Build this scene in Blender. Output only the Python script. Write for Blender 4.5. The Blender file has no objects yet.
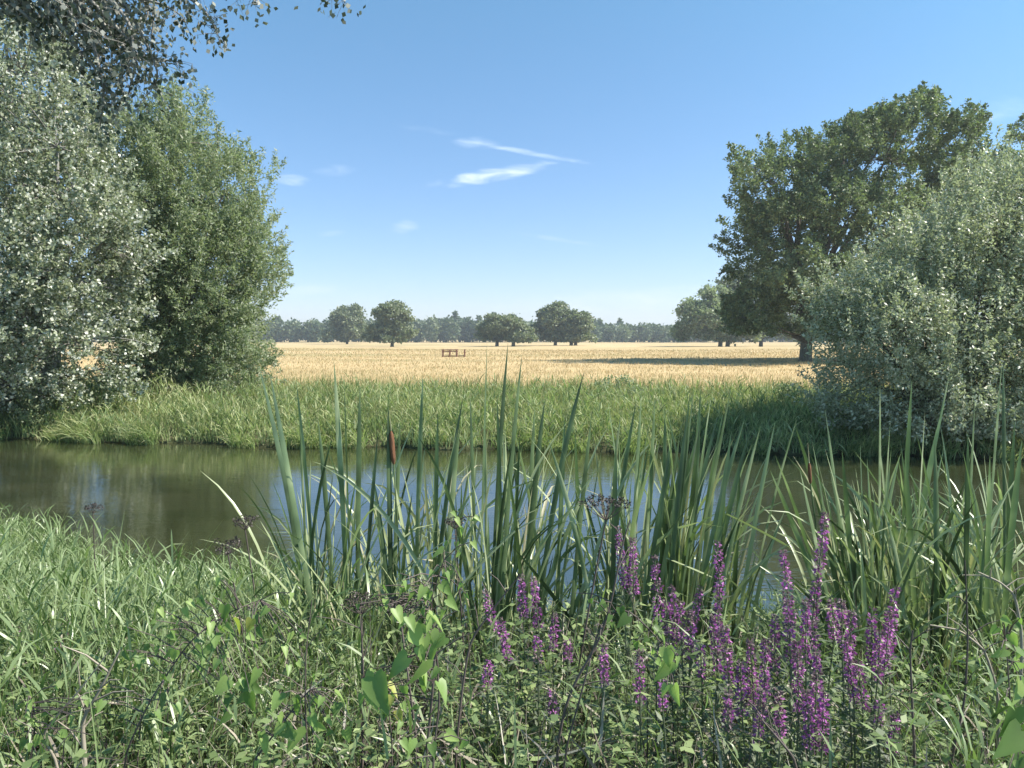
import bpy, math
import numpy as np
R = np.random.default_rng(7)
SC = bpy.context.scene
COL = SC.collection
PI = math.pi
F = 745.0
CAMZ = 2.4
TANP = 48.0/745.0

# ------------------------------------------------------------ camera
cd = bpy.data.cameras.new('camera'); cam = bpy.data.objects.new('camera', cd); COL.objects.link(cam)
cd.sensor_width = 36.0; cd.lens = 36.0*F/1024.0; cd.clip_end = 20000; cd.clip_start = 0.05
cam.location = (0, 0, CAMZ); cam.rotation_euler = (PI/2 - math.atan(TANP), 0, 0)
SC.camera = cam

# ------------------------------------------------------------ sky, sun, exposure
SUN_EL, SUN_AZ = 47.0, 94.0       # azimuth clockwise from +Y (view direction)
w = bpy.data.worlds.new("World"); SC.world = w; w.use_nodes = True
nt = w.node_tree; nt.nodes.clear()
def wn(t, **k):
    n = nt.nodes.new(t)
    for a, b in k.items(): setattr(n, a, b)
    return n
def wl(a, b): nt.links.new(a, b)
def wmath(op, a, b=None, c=None):
    n = wn('ShaderNodeMath', operation=op)
    for i, v in enumerate((a, b, c)):
        if v is None: continue
        if isinstance(v, (int, float)): n.inputs[i].default_value = v
        else: wl(v, n.inputs[i])
    return n.outputs[0]
out = wn('ShaderNodeOutputWorld'); bg = wn('ShaderNodeBackground')
sky = wn('ShaderNodeTexSky', sky_type='NISHITA'); sky.sun_disc = False
sky.sun_elevation = math.radians(SUN_EL); sky.sun_rotation = math.radians(SUN_AZ)
sky.altitude = 60; sky.air_density = 0.9; sky.dust_density = 0.2; sky.ozone_density = 2.6
bg.inputs[1].default_value = 0.145
tc = wn('ShaderNodeTexCoord'); sx = wn('ShaderNodeSeparateXYZ'); wl(tc.outputs['Generated'], sx.inputs[0])
yy = wmath('MAXIMUM', sx.outputs[1], 0.02)
U = wmath('DIVIDE', sx.outputs[0], yy); V = wmath('DIVIDE', sx.outputs[2], yy)
cb = wn('ShaderNodeCombineXYZ'); wl(U, cb.inputs[0]); wl(V, cb.inputs[1])
mp = wn('ShaderNodeMapping'); wl(cb.outputs[0], mp.inputs[0]); mp.inputs['Scale'].default_value = (22, 80, 1)
mp.inputs['Rotation'].default_value = (0, 0, 0.1)
ns = wn('ShaderNodeTexNoise'); wl(mp.outputs[0], ns.inputs['Vector']); ns.inputs['Scale'].default_value = 1.0; ns.inputs['Detail'].default_value = 7
ns.inputs['Distortion'].default_value = 0.6
rag = wmath('SUBTRACT', ns.outputs[0], 0.5)
clouds = [(494, 178, 66, 8, 9, .6), (528, 156, 66, 3.2, -10, .34), (480, 147, 26, 7, -6, .22), (405, 229, 18, 7, 8, .28), (296, 183, 19, 6, -5, .3),
          (333, 235, 18, 3.5, 4, .16), (340, 174, 26, 6, 0, .14), (560, 241, 55, 3, -9, .12), (300, 291, 60, 7, 3, .12), (640, 300, 170, 14, 3, .14), (430, 134, 40, 4, -8, .06), (985, 118, 60, 14, 15, .10)]
tot = None
for (px, py, a, b, deg, s) in clouds:
    u0 = (px-512)/F; v0 = (336-py)/F*1.0
    c_, s_ = math.cos(math.radians(deg)), math.sin(math.radians(deg))
    du = wmath('SUBTRACT', U, u0); dv = wmath('SUBTRACT', V, v0)
    p = wmath('MULTIPLY', wmath('ADD', wmath('MULTIPLY', du, c_), wmath('MULTIPLY', dv, s_)), F/a)
    q = wmath('MULTIPLY', wmath('SUBTRACT', wmath('MULTIPLY', dv, c_), wmath('MULTIPLY', du, s_)), F/b)
    r2 = wmath('ADD', wmath('MULTIPLY', p, p), wmath('MULTIPLY', q, q))
    r2 = wmath('SUBTRACT', r2, wmath('MULTIPLY', rag, 2.6))
    m = wmath('SUBTRACT', 1.0, r2); m = wmath('MAXIMUM', m, 0.0); m = wmath('MINIMUM', m, 1.5)
    m = wmath('MULTIPLY', wmath('POWER', m, 1.6), s*.62)
    tot = m if tot is None else wmath('ADD', tot, m)
tot = wmath('MULTIPLY', wmath('MINIMUM', tot, 0.8), wmath('GREATER_THAN', sx.outputs[1], 0.1))
mx = wn('ShaderNodeMix', data_type='RGBA'); wl(tot, mx.inputs[0]); wl(sky.outputs[0], mx.inputs[6])
mx.inputs[7].default_value = (9.5, 8.8, 9.0, 1)
tn = wn('ShaderNodeMix', data_type='RGBA', blend_type='MULTIPLY'); tn.inputs[0].default_value = 1; wl(mx.outputs[2], tn.inputs[6]); 
el = wn('ShaderNodeMapRange'); wl(V, el.inputs[0]); el.inputs[1].default_value = 0.0; el.inputs[2].default_value = .5
tr_ = wn('ShaderNodeMix', data_type='RGBA'); wl(el.outputs[0], tr_.inputs[0]); tr_.inputs[6].default_value = (.49, .475, .57, 1); tr_.inputs[7].default_value = (.50, .70, .68, 1)
wl(tr_.outputs[2], tn.inputs[7])
wl(tn.outputs[2], bg.inputs[0]); wl(bg.outputs[0], out.inputs[0])

sl = bpy.data.lights.new('sun', 'SUN'); sl.energy = 4.6; sl.angle = math.radians(0.53); sl.color = (1, 0.95, 0.85)
so = bpy.data.objects.new('sun', sl); COL.objects.link(so)
so.rotation_euler = (math.radians(90-SUN_EL), 0, math.radians(180-SUN_AZ)); so.location = (30, -5, 30)
SC.view_settings.view_transform = 'Standard'; SC.view_settings.look = 'None'
SC.view_settings.gamma = 1; SC.view_settings.use_curve_mapping = False
SC.view_settings.exposure = 1.1
SC.cycles.max_bounces = 8; SC.cycles.transparent_max_bounces = 8; SC.cycles.volume_bounces = 0

# ------------------------------------------------------------ helpers
def at(px, py, Y):
    dy = 1 + TANP*(384-py)/F; n = math.sqrt(1+TANP**2)
    d = np.array([(px-512)/F*n, dy, -TANP + (384-py)/F])
    return np.array([0, 0, CAMZ]) + d*(Y/d[1])
def sm(t):
    t = np.clip(t, 0, 1); return t*t*(3-2*t)
def Yn(x):
    x = np.asarray(x, float)
    return np.interp(x, [-40, -12, -6.5, -2.9, -0.5, 2.2, 6, 40], [16, 12.0, 8.5, 6.2, 5.7, 5.6, 6.2, 8]) + 0.12*np.sin(x*2.3)
def Yf(x):
    x = np.asarray(x, float)
    return np.interp(x, [-60, -12, -5.4, 5.4, 11, 40], [21, 17.3, 16.1, 15.1, 14.2, 12.5]) + 0.15*np.sin(x*1.7+1)
def gz(x, y):
    x = np.asarray(x, float); y = np.asarray(y, float)
    n = Yn(x); f = Yf(x)
    near = 0.03 + 0.67*sm((n-y)/4.3)
    far = 0.05 + 0.22*sm((y-f)/1.0) + 0.2*sm((y-f)/7.0) - 1.0*sm((y-45)/190.0) - 0.75*sm((y-200)/260.0)
    far = far + 0.12*np.sin(x*0.05+y*0.03)*sm((y-60)/60)
    ch = -0.7
    z = np.where(y < n, near, np.where(y > f, far, ch))
    a = sm((y-n)/1.2); b = sm((f-y)/1.0)
    zc = np.minimum(0.03 + (ch-0.03)*a, 0.05+(ch-0.05)*b)
    z = np.where((y >= n) & (y <= f), zc, z)
    return z + 0.02*np.sin(x*3.1+y*1.7)*np.sin(y*2.3-x)

def mesh_obj(name, V_, Q, mat, parent=None, rnd=None, tt=None, smooth=False):
    V_ = np.ascontiguousarray(V_, dtype=np.float32); Q = np.ascontiguousarray(Q, dtype=np.int32)
    me = bpy.data.meshes.new(name)
    me.vertices.add(len(V_)); me.vertices.foreach_set('co', V_.ravel())
    me.loops.add(Q.size); me.loops.foreach_set('vertex_index', Q.ravel())
    me.polygons.add(len(Q)); me.polygons.foreach_set('loop_start', np.arange(0, Q.size, Q.shape[1], dtype=np.int32))
    if smooth: me.polygons.foreach_set('use_smooth', np.ones(len(Q), dtype=bool))
    if rnd is not None:
        a = me.attributes.new('rnd', 'FLOAT', 'POINT'); a.data.foreach_set('value', np.ascontiguousarray(rnd, dtype=np.float32))
    if tt is not None:
        a = me.attributes.new('along', 'FLOAT', 'POINT'); a.data.foreach_set('value', np.ascontiguousarray(tt, dtype=np.float32))
    me.update(calc_edges=True)
    me.materials.append(mat)
    o = bpy.data.objects.new(name, me); COL.objects.link(o)
    if parent is not None: o.parent = parent
    return o
class Buf:
    def __init__(s): s.v = []; s.q = []; s.r = []; s.t = []; s.n = 0
    def add(s, v, q, r=None, t=None):
        v = np.asarray(v, float).reshape(-1, 3); q = np.asarray(q, int)
        s.v.append(v); s.q.append(q+s.n); s.n += len(v)
        s.r.append(np.full(len(v), 0.5) if r is None else np.broadcast_to(r, (len(v),)))
        s.t.append(np.zeros(len(v)) if t is None else np.broadcast_to(t, (len(v),)))
        return s
    def build(s, name, mat, parent=None, smooth=False, origin=None):
        V_ = np.concatenate(s.v)
        if origin is not None: V_ = V_ - np.asarray(origin)
        o = mesh_obj(name, V_, np.concatenate(s.q), mat, parent, np.concatenate(s.r), np.concatenate(s.t), smooth)
        if origin is not None and parent is None: o.location = origin
        return o
def tag(o, label=None, cat=None, group=None, kind=None):
    if label: o['label'] = label
    if cat: o['category'] = cat
    if group: o['group'] = group
    if kind: o['kind'] = kind
    return o
def empty(name, loc, label, cat, group=None):
    o = bpy.data.objects.new(name, None); COL.objects.link(o); o.location = [float(c) for c in loc]; o.empty_display_size = 0.2
    return tag(o, label, cat, group)
def unit(v): return v/np.maximum(np.linalg.norm(v, axis=-1, keepdims=True), 1e-9)
def tube(buf, pts, rad, sides=6, r=0.5):
    pts = np.asarray(pts, float); rad = np.broadcast_to(np.asarray(rad, float), (len(pts),))
    T = unit(np.gradient(pts, axis=0)); ref = np.array([0.31, 0.17, 0.93]) if abs(T[0, 2]) < 0.9 else np.array([1, 0.2, 0])
    A = unit(np.cross(T, ref)); B = np.cross(T, A)
    ang = np.arange(sides)*2*PI/sides
    V_ = pts[:, None] + rad[:, None, None]*(np.cos(ang)[None, :, None]*A[:, None]+np.sin(ang)[None, :, None]*B[:, None])
    n = len(pts); q = []
    for i in range(n-1):
        for j in range(sides):
            k = (j+1) % sides; q.append((i*sides+j, i*sides+k, (i+1)*sides+k, (i+1)*sides+j))
    buf.add(V_.reshape(-1, 3), q, r, np.repeat(np.linspace(0, 1, n), sides))
def leafquads(buf, P, D, N, L, W, rnd, bend=0.0):
    """pointed leaves: base, sides, tip"""
    n = len(P); D = unit(D); S = unit(np.cross(D, N)); Nn = np.cross(S, D)
    L = np.broadcast_to(L, (n,))[:, None]; W = np.broadcast_to(W, (n,))[:, None]
    v = np.stack([P, P+D*L*.45+S*W*.5-Nn*W*.12, P+D*L-Nn*L*bend, P+D*L*.45-S*W*.5-Nn*W*.12], 1)
    q = np.arange(4*n).reshape(n, 4)
    buf.add(v.reshape(-1, 3), q, np.repeat(np.broadcast_to(rnd, (n,)), 4), np.tile([0, .45, 1, .45], n))
def ribbons(buf, P, head, lean, curve, L, W, seg=4, twist=None, pw=1.5, rnd=None, prof=0):
    """blades: head = compass of lean, lean = start angle from vertical, curve = added angle"""
    n = len(P); b = lambda a: np.broadcast_to(np.asarray(a, float), (n,))
    head, lean, curve, L, W = map(b, (head, lean, curve, L, W))
    t = np.linspace(0, 1, seg+1)
    th = lean[:, None] + curve[:, None]*t[None]**pw
    ds = L[:, None]/seg
    hx = np.sin(th)*ds; hz = np.cos(th)*ds
    cx = np.concatenate([np.zeros((n, 1)), np.cumsum((hx[:, 1:]+hx[:, :-1])/2, 1)], 1)
    cz = np.concatenate([np.zeros((n, 1)), np.cumsum((hz[:, 1:]+hz[:, :-1])/2, 1)], 1)
    H = np.stack([np.cos(head), np.sin(head), 0*head], 1)
    C = P[:, None] + cx[..., None]*H[:, None] + cz[..., None]*np.array([0, 0, 1.0])
    tw = (R.uniform(-1.3, 1.3, n) if twist is None else b(twist))
    tw = tw[:, None] + R.uniform(-.5, .5, n)[:, None]*t[None]
    S0 = np.stack([-np.sin(head), np.cos(head), 0*head], 1)[:, None]
    Nn = np.stack([np.cos(th)*np.cos(head)[:, None], np.cos(th)*np.sin(head)[:, None], -np.sin(th)], -1)
    S = S0*np.cos(tw)[..., None] + Nn*np.sin(tw)[..., None]
    if prof == 0: wt = np.maximum(1-t**2, 0.04)*np.minimum(0.6+t*2, 1)
    else: wt = np.where(t < .5, 0.85+.3*t, np.maximum(1-((t-.5)/.5)**2.4, 0.05))
    v = np.stack([C - S*(W[:, None]*wt)[..., None]/2, C + S*(W[:, None]*wt)[..., None]/2], 2)
    k = seg+1; base = (np.arange(n)*2*k)[:, None]; i = np.arange(seg)[None]*2
    q = np.stack([base+i, base+i+1, base+i+3, base+i+2], -1).reshape(-1, 4)
    rn = R.random(n) if rnd is None else b(rnd)
    buf.add(v.reshape(-1, 3), q, np.repeat(rn, 2*k), np.tile(np.repeat(t, 2), n))
    return C

# ------------------------------------------------------------ materials
def new_mat(name):
    m = bpy.data.materials.new(name); m.use_nodes = True; t = m.node_tree; t.nodes.clear()
    return m, t
def ramp(t, fac, stops):
    n = t.nodes.new('ShaderNodeValToRGB'); e = n.color_ramp.elements
    while len(e) < len(stops): e.new(0.5)
    for i, (p, c) in enumerate(stops): e[i].position = p; e[i].color = (*c, 1)
    t.links.new(fac, n.inputs[0]); return n.outputs[0]
def leaf_mat(name, cols, back=None, trans=0.35, rough=0.5, spec=0.35, tipcol=None, tcol=None, wscale=0.6, tip0=.7):
    def ds(c, k=.18):
        l_ = .3*c[0]+.6*c[1]+.1*c[2]; return tuple(q_*(1-k)+l_*k for q_ in c)
    if name not in ('loosestrife_petal', 'dry_grass', 'yellow_leaf'): cols = [ds(c) for c in cols]; back = ds(back) if back else None
    m, t = new_mat(name); N = t.nodes; L = t.links
    o = N.new('ShaderNodeOutputMaterial'); a = N.new('ShaderNodeAttribute'); a.attribute_name = 'rnd'
    g = N.new('ShaderNodeNewGeometry'); nz = N.new('ShaderNodeTexNoise'); nz.inputs['Scale'].default_value = wscale; nz.inputs['Detail'].default_value = 2
    L.new(g.outputs['Position'], nz.inputs['Vector'])
    ad = N.new('ShaderNodeMath'); ad.operation = 'MULTIPLY_ADD'; L.new(nz.outputs[0], ad.inputs[0]); ad.inputs[1].default_value = 1.0; 
    mu = N.new('ShaderNodeMath'); mu.operation = 'MULTIPLY_ADD'; L.new(a.outputs['Fac'], mu.inputs[0]); mu.inputs[1].default_value = 0.7; mu.inputs[2].default_value = -0.35
    L.new(mu.outputs[0], ad.inputs[2])
    c = ramp(t, ad.outputs[0], [(0.12+0.76*i/(len(cols)-1), k) for i, k in enumerate(cols)])
    if tipcol:
        b = N.new('ShaderNodeAttribute'); b.attribute_name = 'along'
        mr = N.new('ShaderNodeMapRange'); L.new(b.outputs['Fac'], mr.inputs[0]); mr.inputs[1].default_value = tip0; mr.inputs[2].default_value = 1
        x = N.new('ShaderNodeMix'); x.data_type = 'RGBA'; L.new(mr.outputs[0], x.inputs[0]); L.new(c, x.inputs[6]); x.inputs[7].default_value = (*tipcol, 1); c = x.outputs[2]
    if back:
        x = N.new('ShaderNodeMix'); x.data_type = 'RGBA'; L.new(g.outputs['Backfacing'], x.inputs[0]); L.new(c, x.inputs[6]); x.inputs[7].default_value = (*back, 1); c = x.outputs[2]
    p = N.new('ShaderNodeBsdfPrincipled'); L.new(c, p.inputs['Base Color']); p.inputs['Roughness'].default_value = rough; p.inputs['Specular IOR Level'].default_value = spec
    if trans > 0:
        tr = N.new('ShaderNodeBsdfTranslucent')
        hs = N.new('ShaderNodeMix'); hs.data_type = 'RGBA'; hs.blend_type = 'MULTIPLY'; hs.inputs[0].default_value = 1; L.new(c, hs.inputs[6]); hs.inputs[7].default_value = (*(tcol or (1.15, 1.35, .72)), 1)
        L.new(hs.outputs[2], tr.inputs[0])
        ms = N.new('ShaderNodeMixShader'); ms.inputs[0].default_value = trans; L.new(p.outputs[0], ms.inputs[1]); L.new(tr.outputs[0], ms.inputs[2]); L.new(ms.outputs[0], o.inputs[0])
    else: L.new(p.outputs[0], o.inputs[0])
    return m
def bark_mat(name, c1, c2, scale=6, bump=0.5):
    m, t = new_mat(name); N = t.nodes; L = t.links
    o = N.new('ShaderNodeOutputMaterial'); tcn = N.new('ShaderNodeTexCoord'); mpn = N.new('ShaderNodeMapping'); mpn.inputs['Scale'].default_value = (scale, scale, scale*.25)
    L.new(tcn.outputs['Object'], mpn.inputs[0]); nz = N.new('ShaderNodeTexNoise'); nz.inputs['Scale'].default_value = 2; nz.inputs['Detail'].default_value = 6; L.new(mpn.outputs[0], nz.inputs['Vector'])
    p = N.new('ShaderNodeBsdfPrincipled'); p.inputs['Roughness'].default_value = .9; L.new(ramp(t, nz.outputs[0], [(.3, c1), (.7, c2)]), p.inputs['Base Color'])
    bp = N.new('ShaderNodeBump'); bp.inputs['Strength'].default_value = bump; bp.inputs['Distance'].default_value = 0.04; L.new(nz.outputs[0], bp.inputs['Height']); L.new(bp.outputs[0], p.inputs['Normal'])
    L.new(p.outputs[0], o.inputs[0]); return m

M_poplar = leaf_mat('poplar_leaf', [(.10, .125, .06), (.16, .19, .095), (.23, .26, .14)], back=(.50, .51, .43), trans=.22, rough=.42, spec=.45)
M_willow = leaf_mat('willow_leaf', [(.11, .15, .07), (.19, .24, .11), (.31, .36, .18)], back=(.32, .35, .24), trans=.38, rough=.5)
M_sallow = leaf_mat('sallow_leaf', [(.18, .205, .11), (.28, .30, .18), (.40, .41, .27)], back=(.48, .49, .38), trans=.25, rough=.45, spec=.4)
M_oak = leaf_mat('oak_leaf', [(.08, .115, .05), (.15, .195, .085), (.25, .30, .15)], trans=.32, wscale=.25)
M_faroak = leaf_mat('far_oak_leaf', [(.11, .14, .07), (.17, .20, .10), (.25, .275, .15)], trans=.3, wscale=.06)
M_wood = leaf_mat('woodland_leaf', [(.07, .11, .05), (.12, .16, .075), (.18, .215, .10)], trans=.25, wscale=.035)
M_bark = bark_mat('oak_bark', (.07, .055, .04), (.19, .16, .125))
M_pbark = bark_mat('poplar_bark', (.12, .11, .10), (.34, .33, .30))
M_deadwood = bark_mat('dead_wood', (.2, .17, .13), (.4, .36, .3))

# ------------------------------------------------------------ ground
def axis(a, b, n, k):   # denser around 0
    s = np.linspace(-1, 1, n); v = np.sinh(s*k)/np.sinh(k)
    return np.where(v < 0, -v*a, v*b)
gx = np.unique(np.concatenate([axis(-1800, 1800, 261, 5.2), np.linspace(-16, 16, 129)]))
gy = np.unique(np.concatenate([np.linspace(-12, 28, 201), 28+2600*(np.sinh(np.linspace(0, 1, 130)*5)/np.sinh(5))]))
GX, GY = np.meshgrid(gx, gy)
GZ = gz(GX, GY)
ny, nx = GX.shape
idx = np.arange(ny*nx).reshape(ny, nx)
gq = np.stack([idx[:-1, :-1], idx[:-1, 1:], idx[1:, 1:], idx[1:, :-1]], -1).reshape(-1, 4)
m, t = new_mat('ground_cover'); N = t.nodes; L = t.links
o_ = N.new('ShaderNodeOutputMaterial'); p = N.new('ShaderNodeBsdfPrincipled'); p.inputs['Roughness'].default_value = .95; p.inputs['Specular IOR Level'].default_value = .1
g = N.new('ShaderNodeNewGeometry')
def tnoise(scale, detail=4, vec=(1, 1, 1), rot=0):
    mm = N.new('ShaderNodeMapping'); mm.inputs['Scale'].default_value = vec; mm.inputs['Rotation'].default_value = (0, 0, rot); L.new(g.outputs['Position'], mm.inputs[0])
    n_ = N.new('ShaderNodeTexNoise'); n_.inputs['Scale'].default_value = scale; n_.inputs['Detail'].default_value = detail; L.new(mm.outputs[0], n_.inputs['Vector']); return n_.outputs[0]
straw = ramp(t, tnoise(.045, 6, (.35, 1.6, 1)), [(.30, (.34, .31, .16)), (.44, (.45, .345, .185)), (.56, (.53, .40, .22)), (.70, (.60, .475, .29))])
fine = ramp(t, tnoise(2.2, 5), [(.3, (.72, .72, .7)), (.7, (1.12, 1.1, 1.08))])
mlt = N.new('ShaderNodeMix'); mlt.data_type = 'RGBA'; mlt.blend_type = 'MULTIPLY'; mlt.inputs[0].default_value = 1; L.new(straw, mlt.inputs[6]); L.new(fine, mlt.inputs[7])
bank = ramp(t, tnoise(1.5, 6), [(.3, (.035, .04, .018)), (.5, (.06, .065, .03)), (.7, (.12, .11, .06))])
sp = N.new('ShaderNodeSeparateXYZ'); L.new(g.outputs['Position'], sp.inputs[0])
mr = N.new('ShaderNodeMapRange'); L.new(sp.outputs[1], mr.inputs[0]); mr.inputs[1].default_value = 22; mr.inputs[2].default_value = 25
x = N.new('ShaderNodeMix'); x.data_type = 'RGBA'; L.new(mr.outputs[0], x.inputs[0]); L.new(bank, x.inputs[6]); L.new(mlt.outputs[2], x.inputs[7])
L.new(x.outputs[2], p.inputs['Base Color'])
bp = N.new('ShaderNodeBump'); bp.inputs['Strength'].default_value = .6; bp.inputs['Distance'].default_value = .15; L.new(tnoise(3, 6), bp.inputs['Height']); L.new(bp.outputs[0], p.inputs['Normal'])
L.new(p.outputs[0], o_.inputs[0])
tag(mesh_obj('ground', np.stack([GX, GY, GZ], -1).reshape(-1, 3), gq, m, smooth=True), 'golden dry meadow and green river banks', None, None, 'structure')

# ------------------------------------------------------------ river
m, t = new_mat('river_water'); N = t.nodes; L = t.links
o_ = N.new('ShaderNodeOutputMaterial'); p = N.new('ShaderNodeBsdfPrincipled'); g = N.new('ShaderNodeNewGeometry')
p.inputs['Roughness'].default_value = .02; p.inputs['IOR'].default_value = 2.9; p.inputs['Specular IOR Level'].default_value = .5
L.new(ramp(t, tnoise(.5, 4, (.5, 1.5, 1)), [(.35, (.022, .028, .011)), (.65, (.042, .046, .022))]), p.inputs['Base Color'])
n1 = tnoise(5, 3, (1, 2.6, 1)); n2 = tnoise(1.1, 2, (.6, 1.6, 1))
ad = N.new('ShaderNodeMath'); ad.operation = 'MULTIPLY_ADD'; L.new(n2, ad.inputs[0]); ad.inputs[1].default_value = 1.6; L.new(n1, ad.inputs[2])
bp = N.new('ShaderNodeBump'); bp.inputs['Strength'].default_value = .13; bp.inputs['Distance'].default_value = .02; L.new(ad.outputs[0], bp.inputs['Height']); L.new(bp.outputs[0], p.inputs['Normal'])
L.new(p.outputs[0], o_.inputs[0])
xs = np.linspace(-60, 60, 61)
Vw = np.concatenate([np.stack([xs, Yn(xs)-.6, 0*xs], 1), np.stack([xs, Yf(xs)+.6, 0*xs], 1)])
Qw = [(i, i+1, 61+i+1, 61+i) for i in range(60)]
tag(mesh_obj('river', Vw, Qw, m), 'still river reflecting the sky between two green banks', None, None, 'structure')

# ------------------------------------------------------------ trees
def tree(name, label, cat, base, trunk_r, fork_h, lobes, ncl, clr, lpc, LL, LW, lm, bm_, group=None, seed=1, droop=0., nbr=160, tsides=10, flat=.6, trunks=None, cup=.35, shell=.55, bough=11, spray=0., up=.8, bz=.85, shrink=1., zmin=.15):
    global R
    keep = R; R = np.random.default_rng(seed)
    base = np.array(base, float); root = empty(name, base, label, cat, group)
    lobes = np.array(lobes, float); lobes[:, 3:6] *= shrink; _m = np.average(lobes[:, :3], axis=0); lobes[:, :2] = _m[:2]+(lobes[:, :2]-_m[:2])*(1-(1-shrink)*.4); lobes[:, 2] -= lobes[:, 5]*(1-shrink)*.6
    A = (lobes[:, 3]*lobes[:, 4]+lobes[:, 5]*lobes[:, 4]+lobes[:, 3]*lobes[:, 5])
    pick = R.choice(len(lobes), ncl*2, p=A/A.sum())
    # boughs spread over each lobe, leaf clumps sit on the upper side of each bough
    nb = max(int(ncl/bough), 8); bp_ = R.choice(len(lobes), nb, p=A/A.sum())
    D = unit(R.normal(size=(nb, 3))); rr = R.uniform(shell, .98, nb)
    BC = lobes[bp_, :3]+D*rr[:, None]*lobes[bp_, 3:6]*R.uniform(.9, 1.12, (nb, 1)); BR = clr*R.uniform(1.3, 2.9, nb)
    pb_ = R.choice(nb, ncl*2, p=BR**2/np.sum(BR**2)); d2 = unit(R.normal(size=(ncl*2, 3))+unit(D*[1, 1, .7]+[0, 0, .35])[pb_]*1.1)
    C = BC[pb_]+d2*(BR[pb_]*R.uniform(.55, 1.05, ncl*2))[:, None]*np.array([1, 1, bz]); pick = bp_[pb_]
    inside = np.zeros(len(C), int)
    for l in lobes:
        inside += (np.sum(((C-l[:3])/l[3:6])**2, 1) < .45)
    C = C[(inside == 0) | (R.random(len(C)) < .18)]; C = C[C[:, 2] > zmin][:ncl]
    cen = np.average(lobes[:, :3], axis=0, weights=A)
    O = unit(C-cen+np.array([0, 0, .3]))
    # leaves
    n = len(C); k = R.poisson(lpc*R.uniform(.5, 1.4, n)); ii = np.repeat(np.arange(n), k); m_ = len(ii)
    off = R.normal(size=(m_, 3)); off *= (clr*R.uniform(.6, 1.25, n))[ii][:, None]*np.array([1, 1, flat])*R.random((m_, 1))**.3*.62
    SD = unit(O*.9+[0, 0, up]+R.normal(size=(n, 3))*.5); SL = spray*R.uniform(.5, 1.3, n)
    if spray > 0:
        f_ = R.random(m_)**.8; off = R.normal(size=(m_, 3))*(clr*.26*(1.15-f_))[:, None]+SD[ii]*(SL[ii]*(f_-.3))[:, None]
    P = C[ii]+off
    if spray == 0: P[:, 2] -= droop*(off[:, 0]**2+off[:, 1]**2)/max(clr, .01)
    Nn = unit(R.normal(size=(m_, 3))+cup*O[ii]*2+np.array([0, 0, .5])); Dd = R.normal(size=(m_, 3))+(SD[ii]*.9 if spray > 0 else O[ii]*.5)+np.array([0, 0, -.3-droop])
    sc = R.uniform(.65, 1.25, m_)
    P[:, 2] = np.maximum(P[:, 2], max(.05, zmin*.8)+R.random(m_)*.15)
    b = Buf(); leafquads(b, P, Dd, Nn, LL*sc, LW*sc, np.clip(R.normal(.5, .22, m_)+(R.random(n)-.5)[ii]*.4, 0, 1), .1)
    b.build('crown', lm, root)
    # wood
    b = Buf(); limbs = []
    trunks = trunks or [(0, 0)]
    for (tx, ty) in trunks:
        h = fork_h; tp = np.array([[tx, ty, -.2], [tx, ty, .15], [tx+.02*h, ty, h*.5], [tx+.05*h*R.normal(), ty+.05*h*R.normal(), h]])
        tube(b, tp, [trunk_r*1.5, trunk_r*1.12, trunk_r*.92, trunk_r*.85], tsides)
        limbs.append((tp[1:], [trunk_r]*3))
    for l in lobes:
        tx, ty = min(trunks, key=lambda q_: (q_[0]-l[0])**2+(q_[1]-l[1])**2)
        s = np.array([tx, ty, fork_h*R.uniform(.75, .98)]); e = l[:3]+np.array([0, 0, l[5]*.35]); u = np.linspace(0, 1, 6)[:, None]
        if e[2] < s[2]: s[2] = max(e[2]*.6, .2)
        mid = (s+e)/2+R.normal(size=3)*.08*np.linalg.norm(e-s)+np.array([0, 0, .06*np.linalg.norm(e-s)])
        pp = s*(1-u)**2+2*mid*u*(1-u)+e*u**2; rad = np.linspace(trunk_r*.55, trunk_r*.1, 6)
        tube(b, pp, rad, 6); limbs.append((pp, rad))
    LP = np.concatenate([q_[0] for q_ in limbs]); LR = np.concatenate([np.asarray(q_[1]) for q_ in limbs])
    for c in C[R.permutation(len(C))[:nbr]]:
        d = np.linalg.norm(LP-c, axis=1)+np.where(LP[:, 2] > c[2]+.5, 3, 0); j = d.argmin(); s = LP[j]; u = np.linspace(0, 1, 5)[:, None]
        mid = (s+c)/2+R.normal(size=3)*.1*np.linalg.norm(c-s); pp = s*(1-u)**2+2*mid*u*(1-u)+c*u**2
        tube(b, pp, np.linspace(min(LR[j]*.5, trunk_r*.22), trunk_r*.035, 5), 4)
    b.build('trunk', bm_, root)
    R = keep
    return root
def gp(px, Y): 
    x_ = (px-512)/F*math.sqrt(1+TANP**2)*Y; x_ = at(px, 336, Y)[0]; return np.array([x_, Y, float(gz(x_, Y))])
def lob(px, py, Y, rpx, rpy, ry, base):   # lobe given as seen, at real depth Y
    c = at(px, py, Y)-base; s = Y/F
    return (c[0], c[1], c[2], rpx*s, ry, rpy*s)

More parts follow.
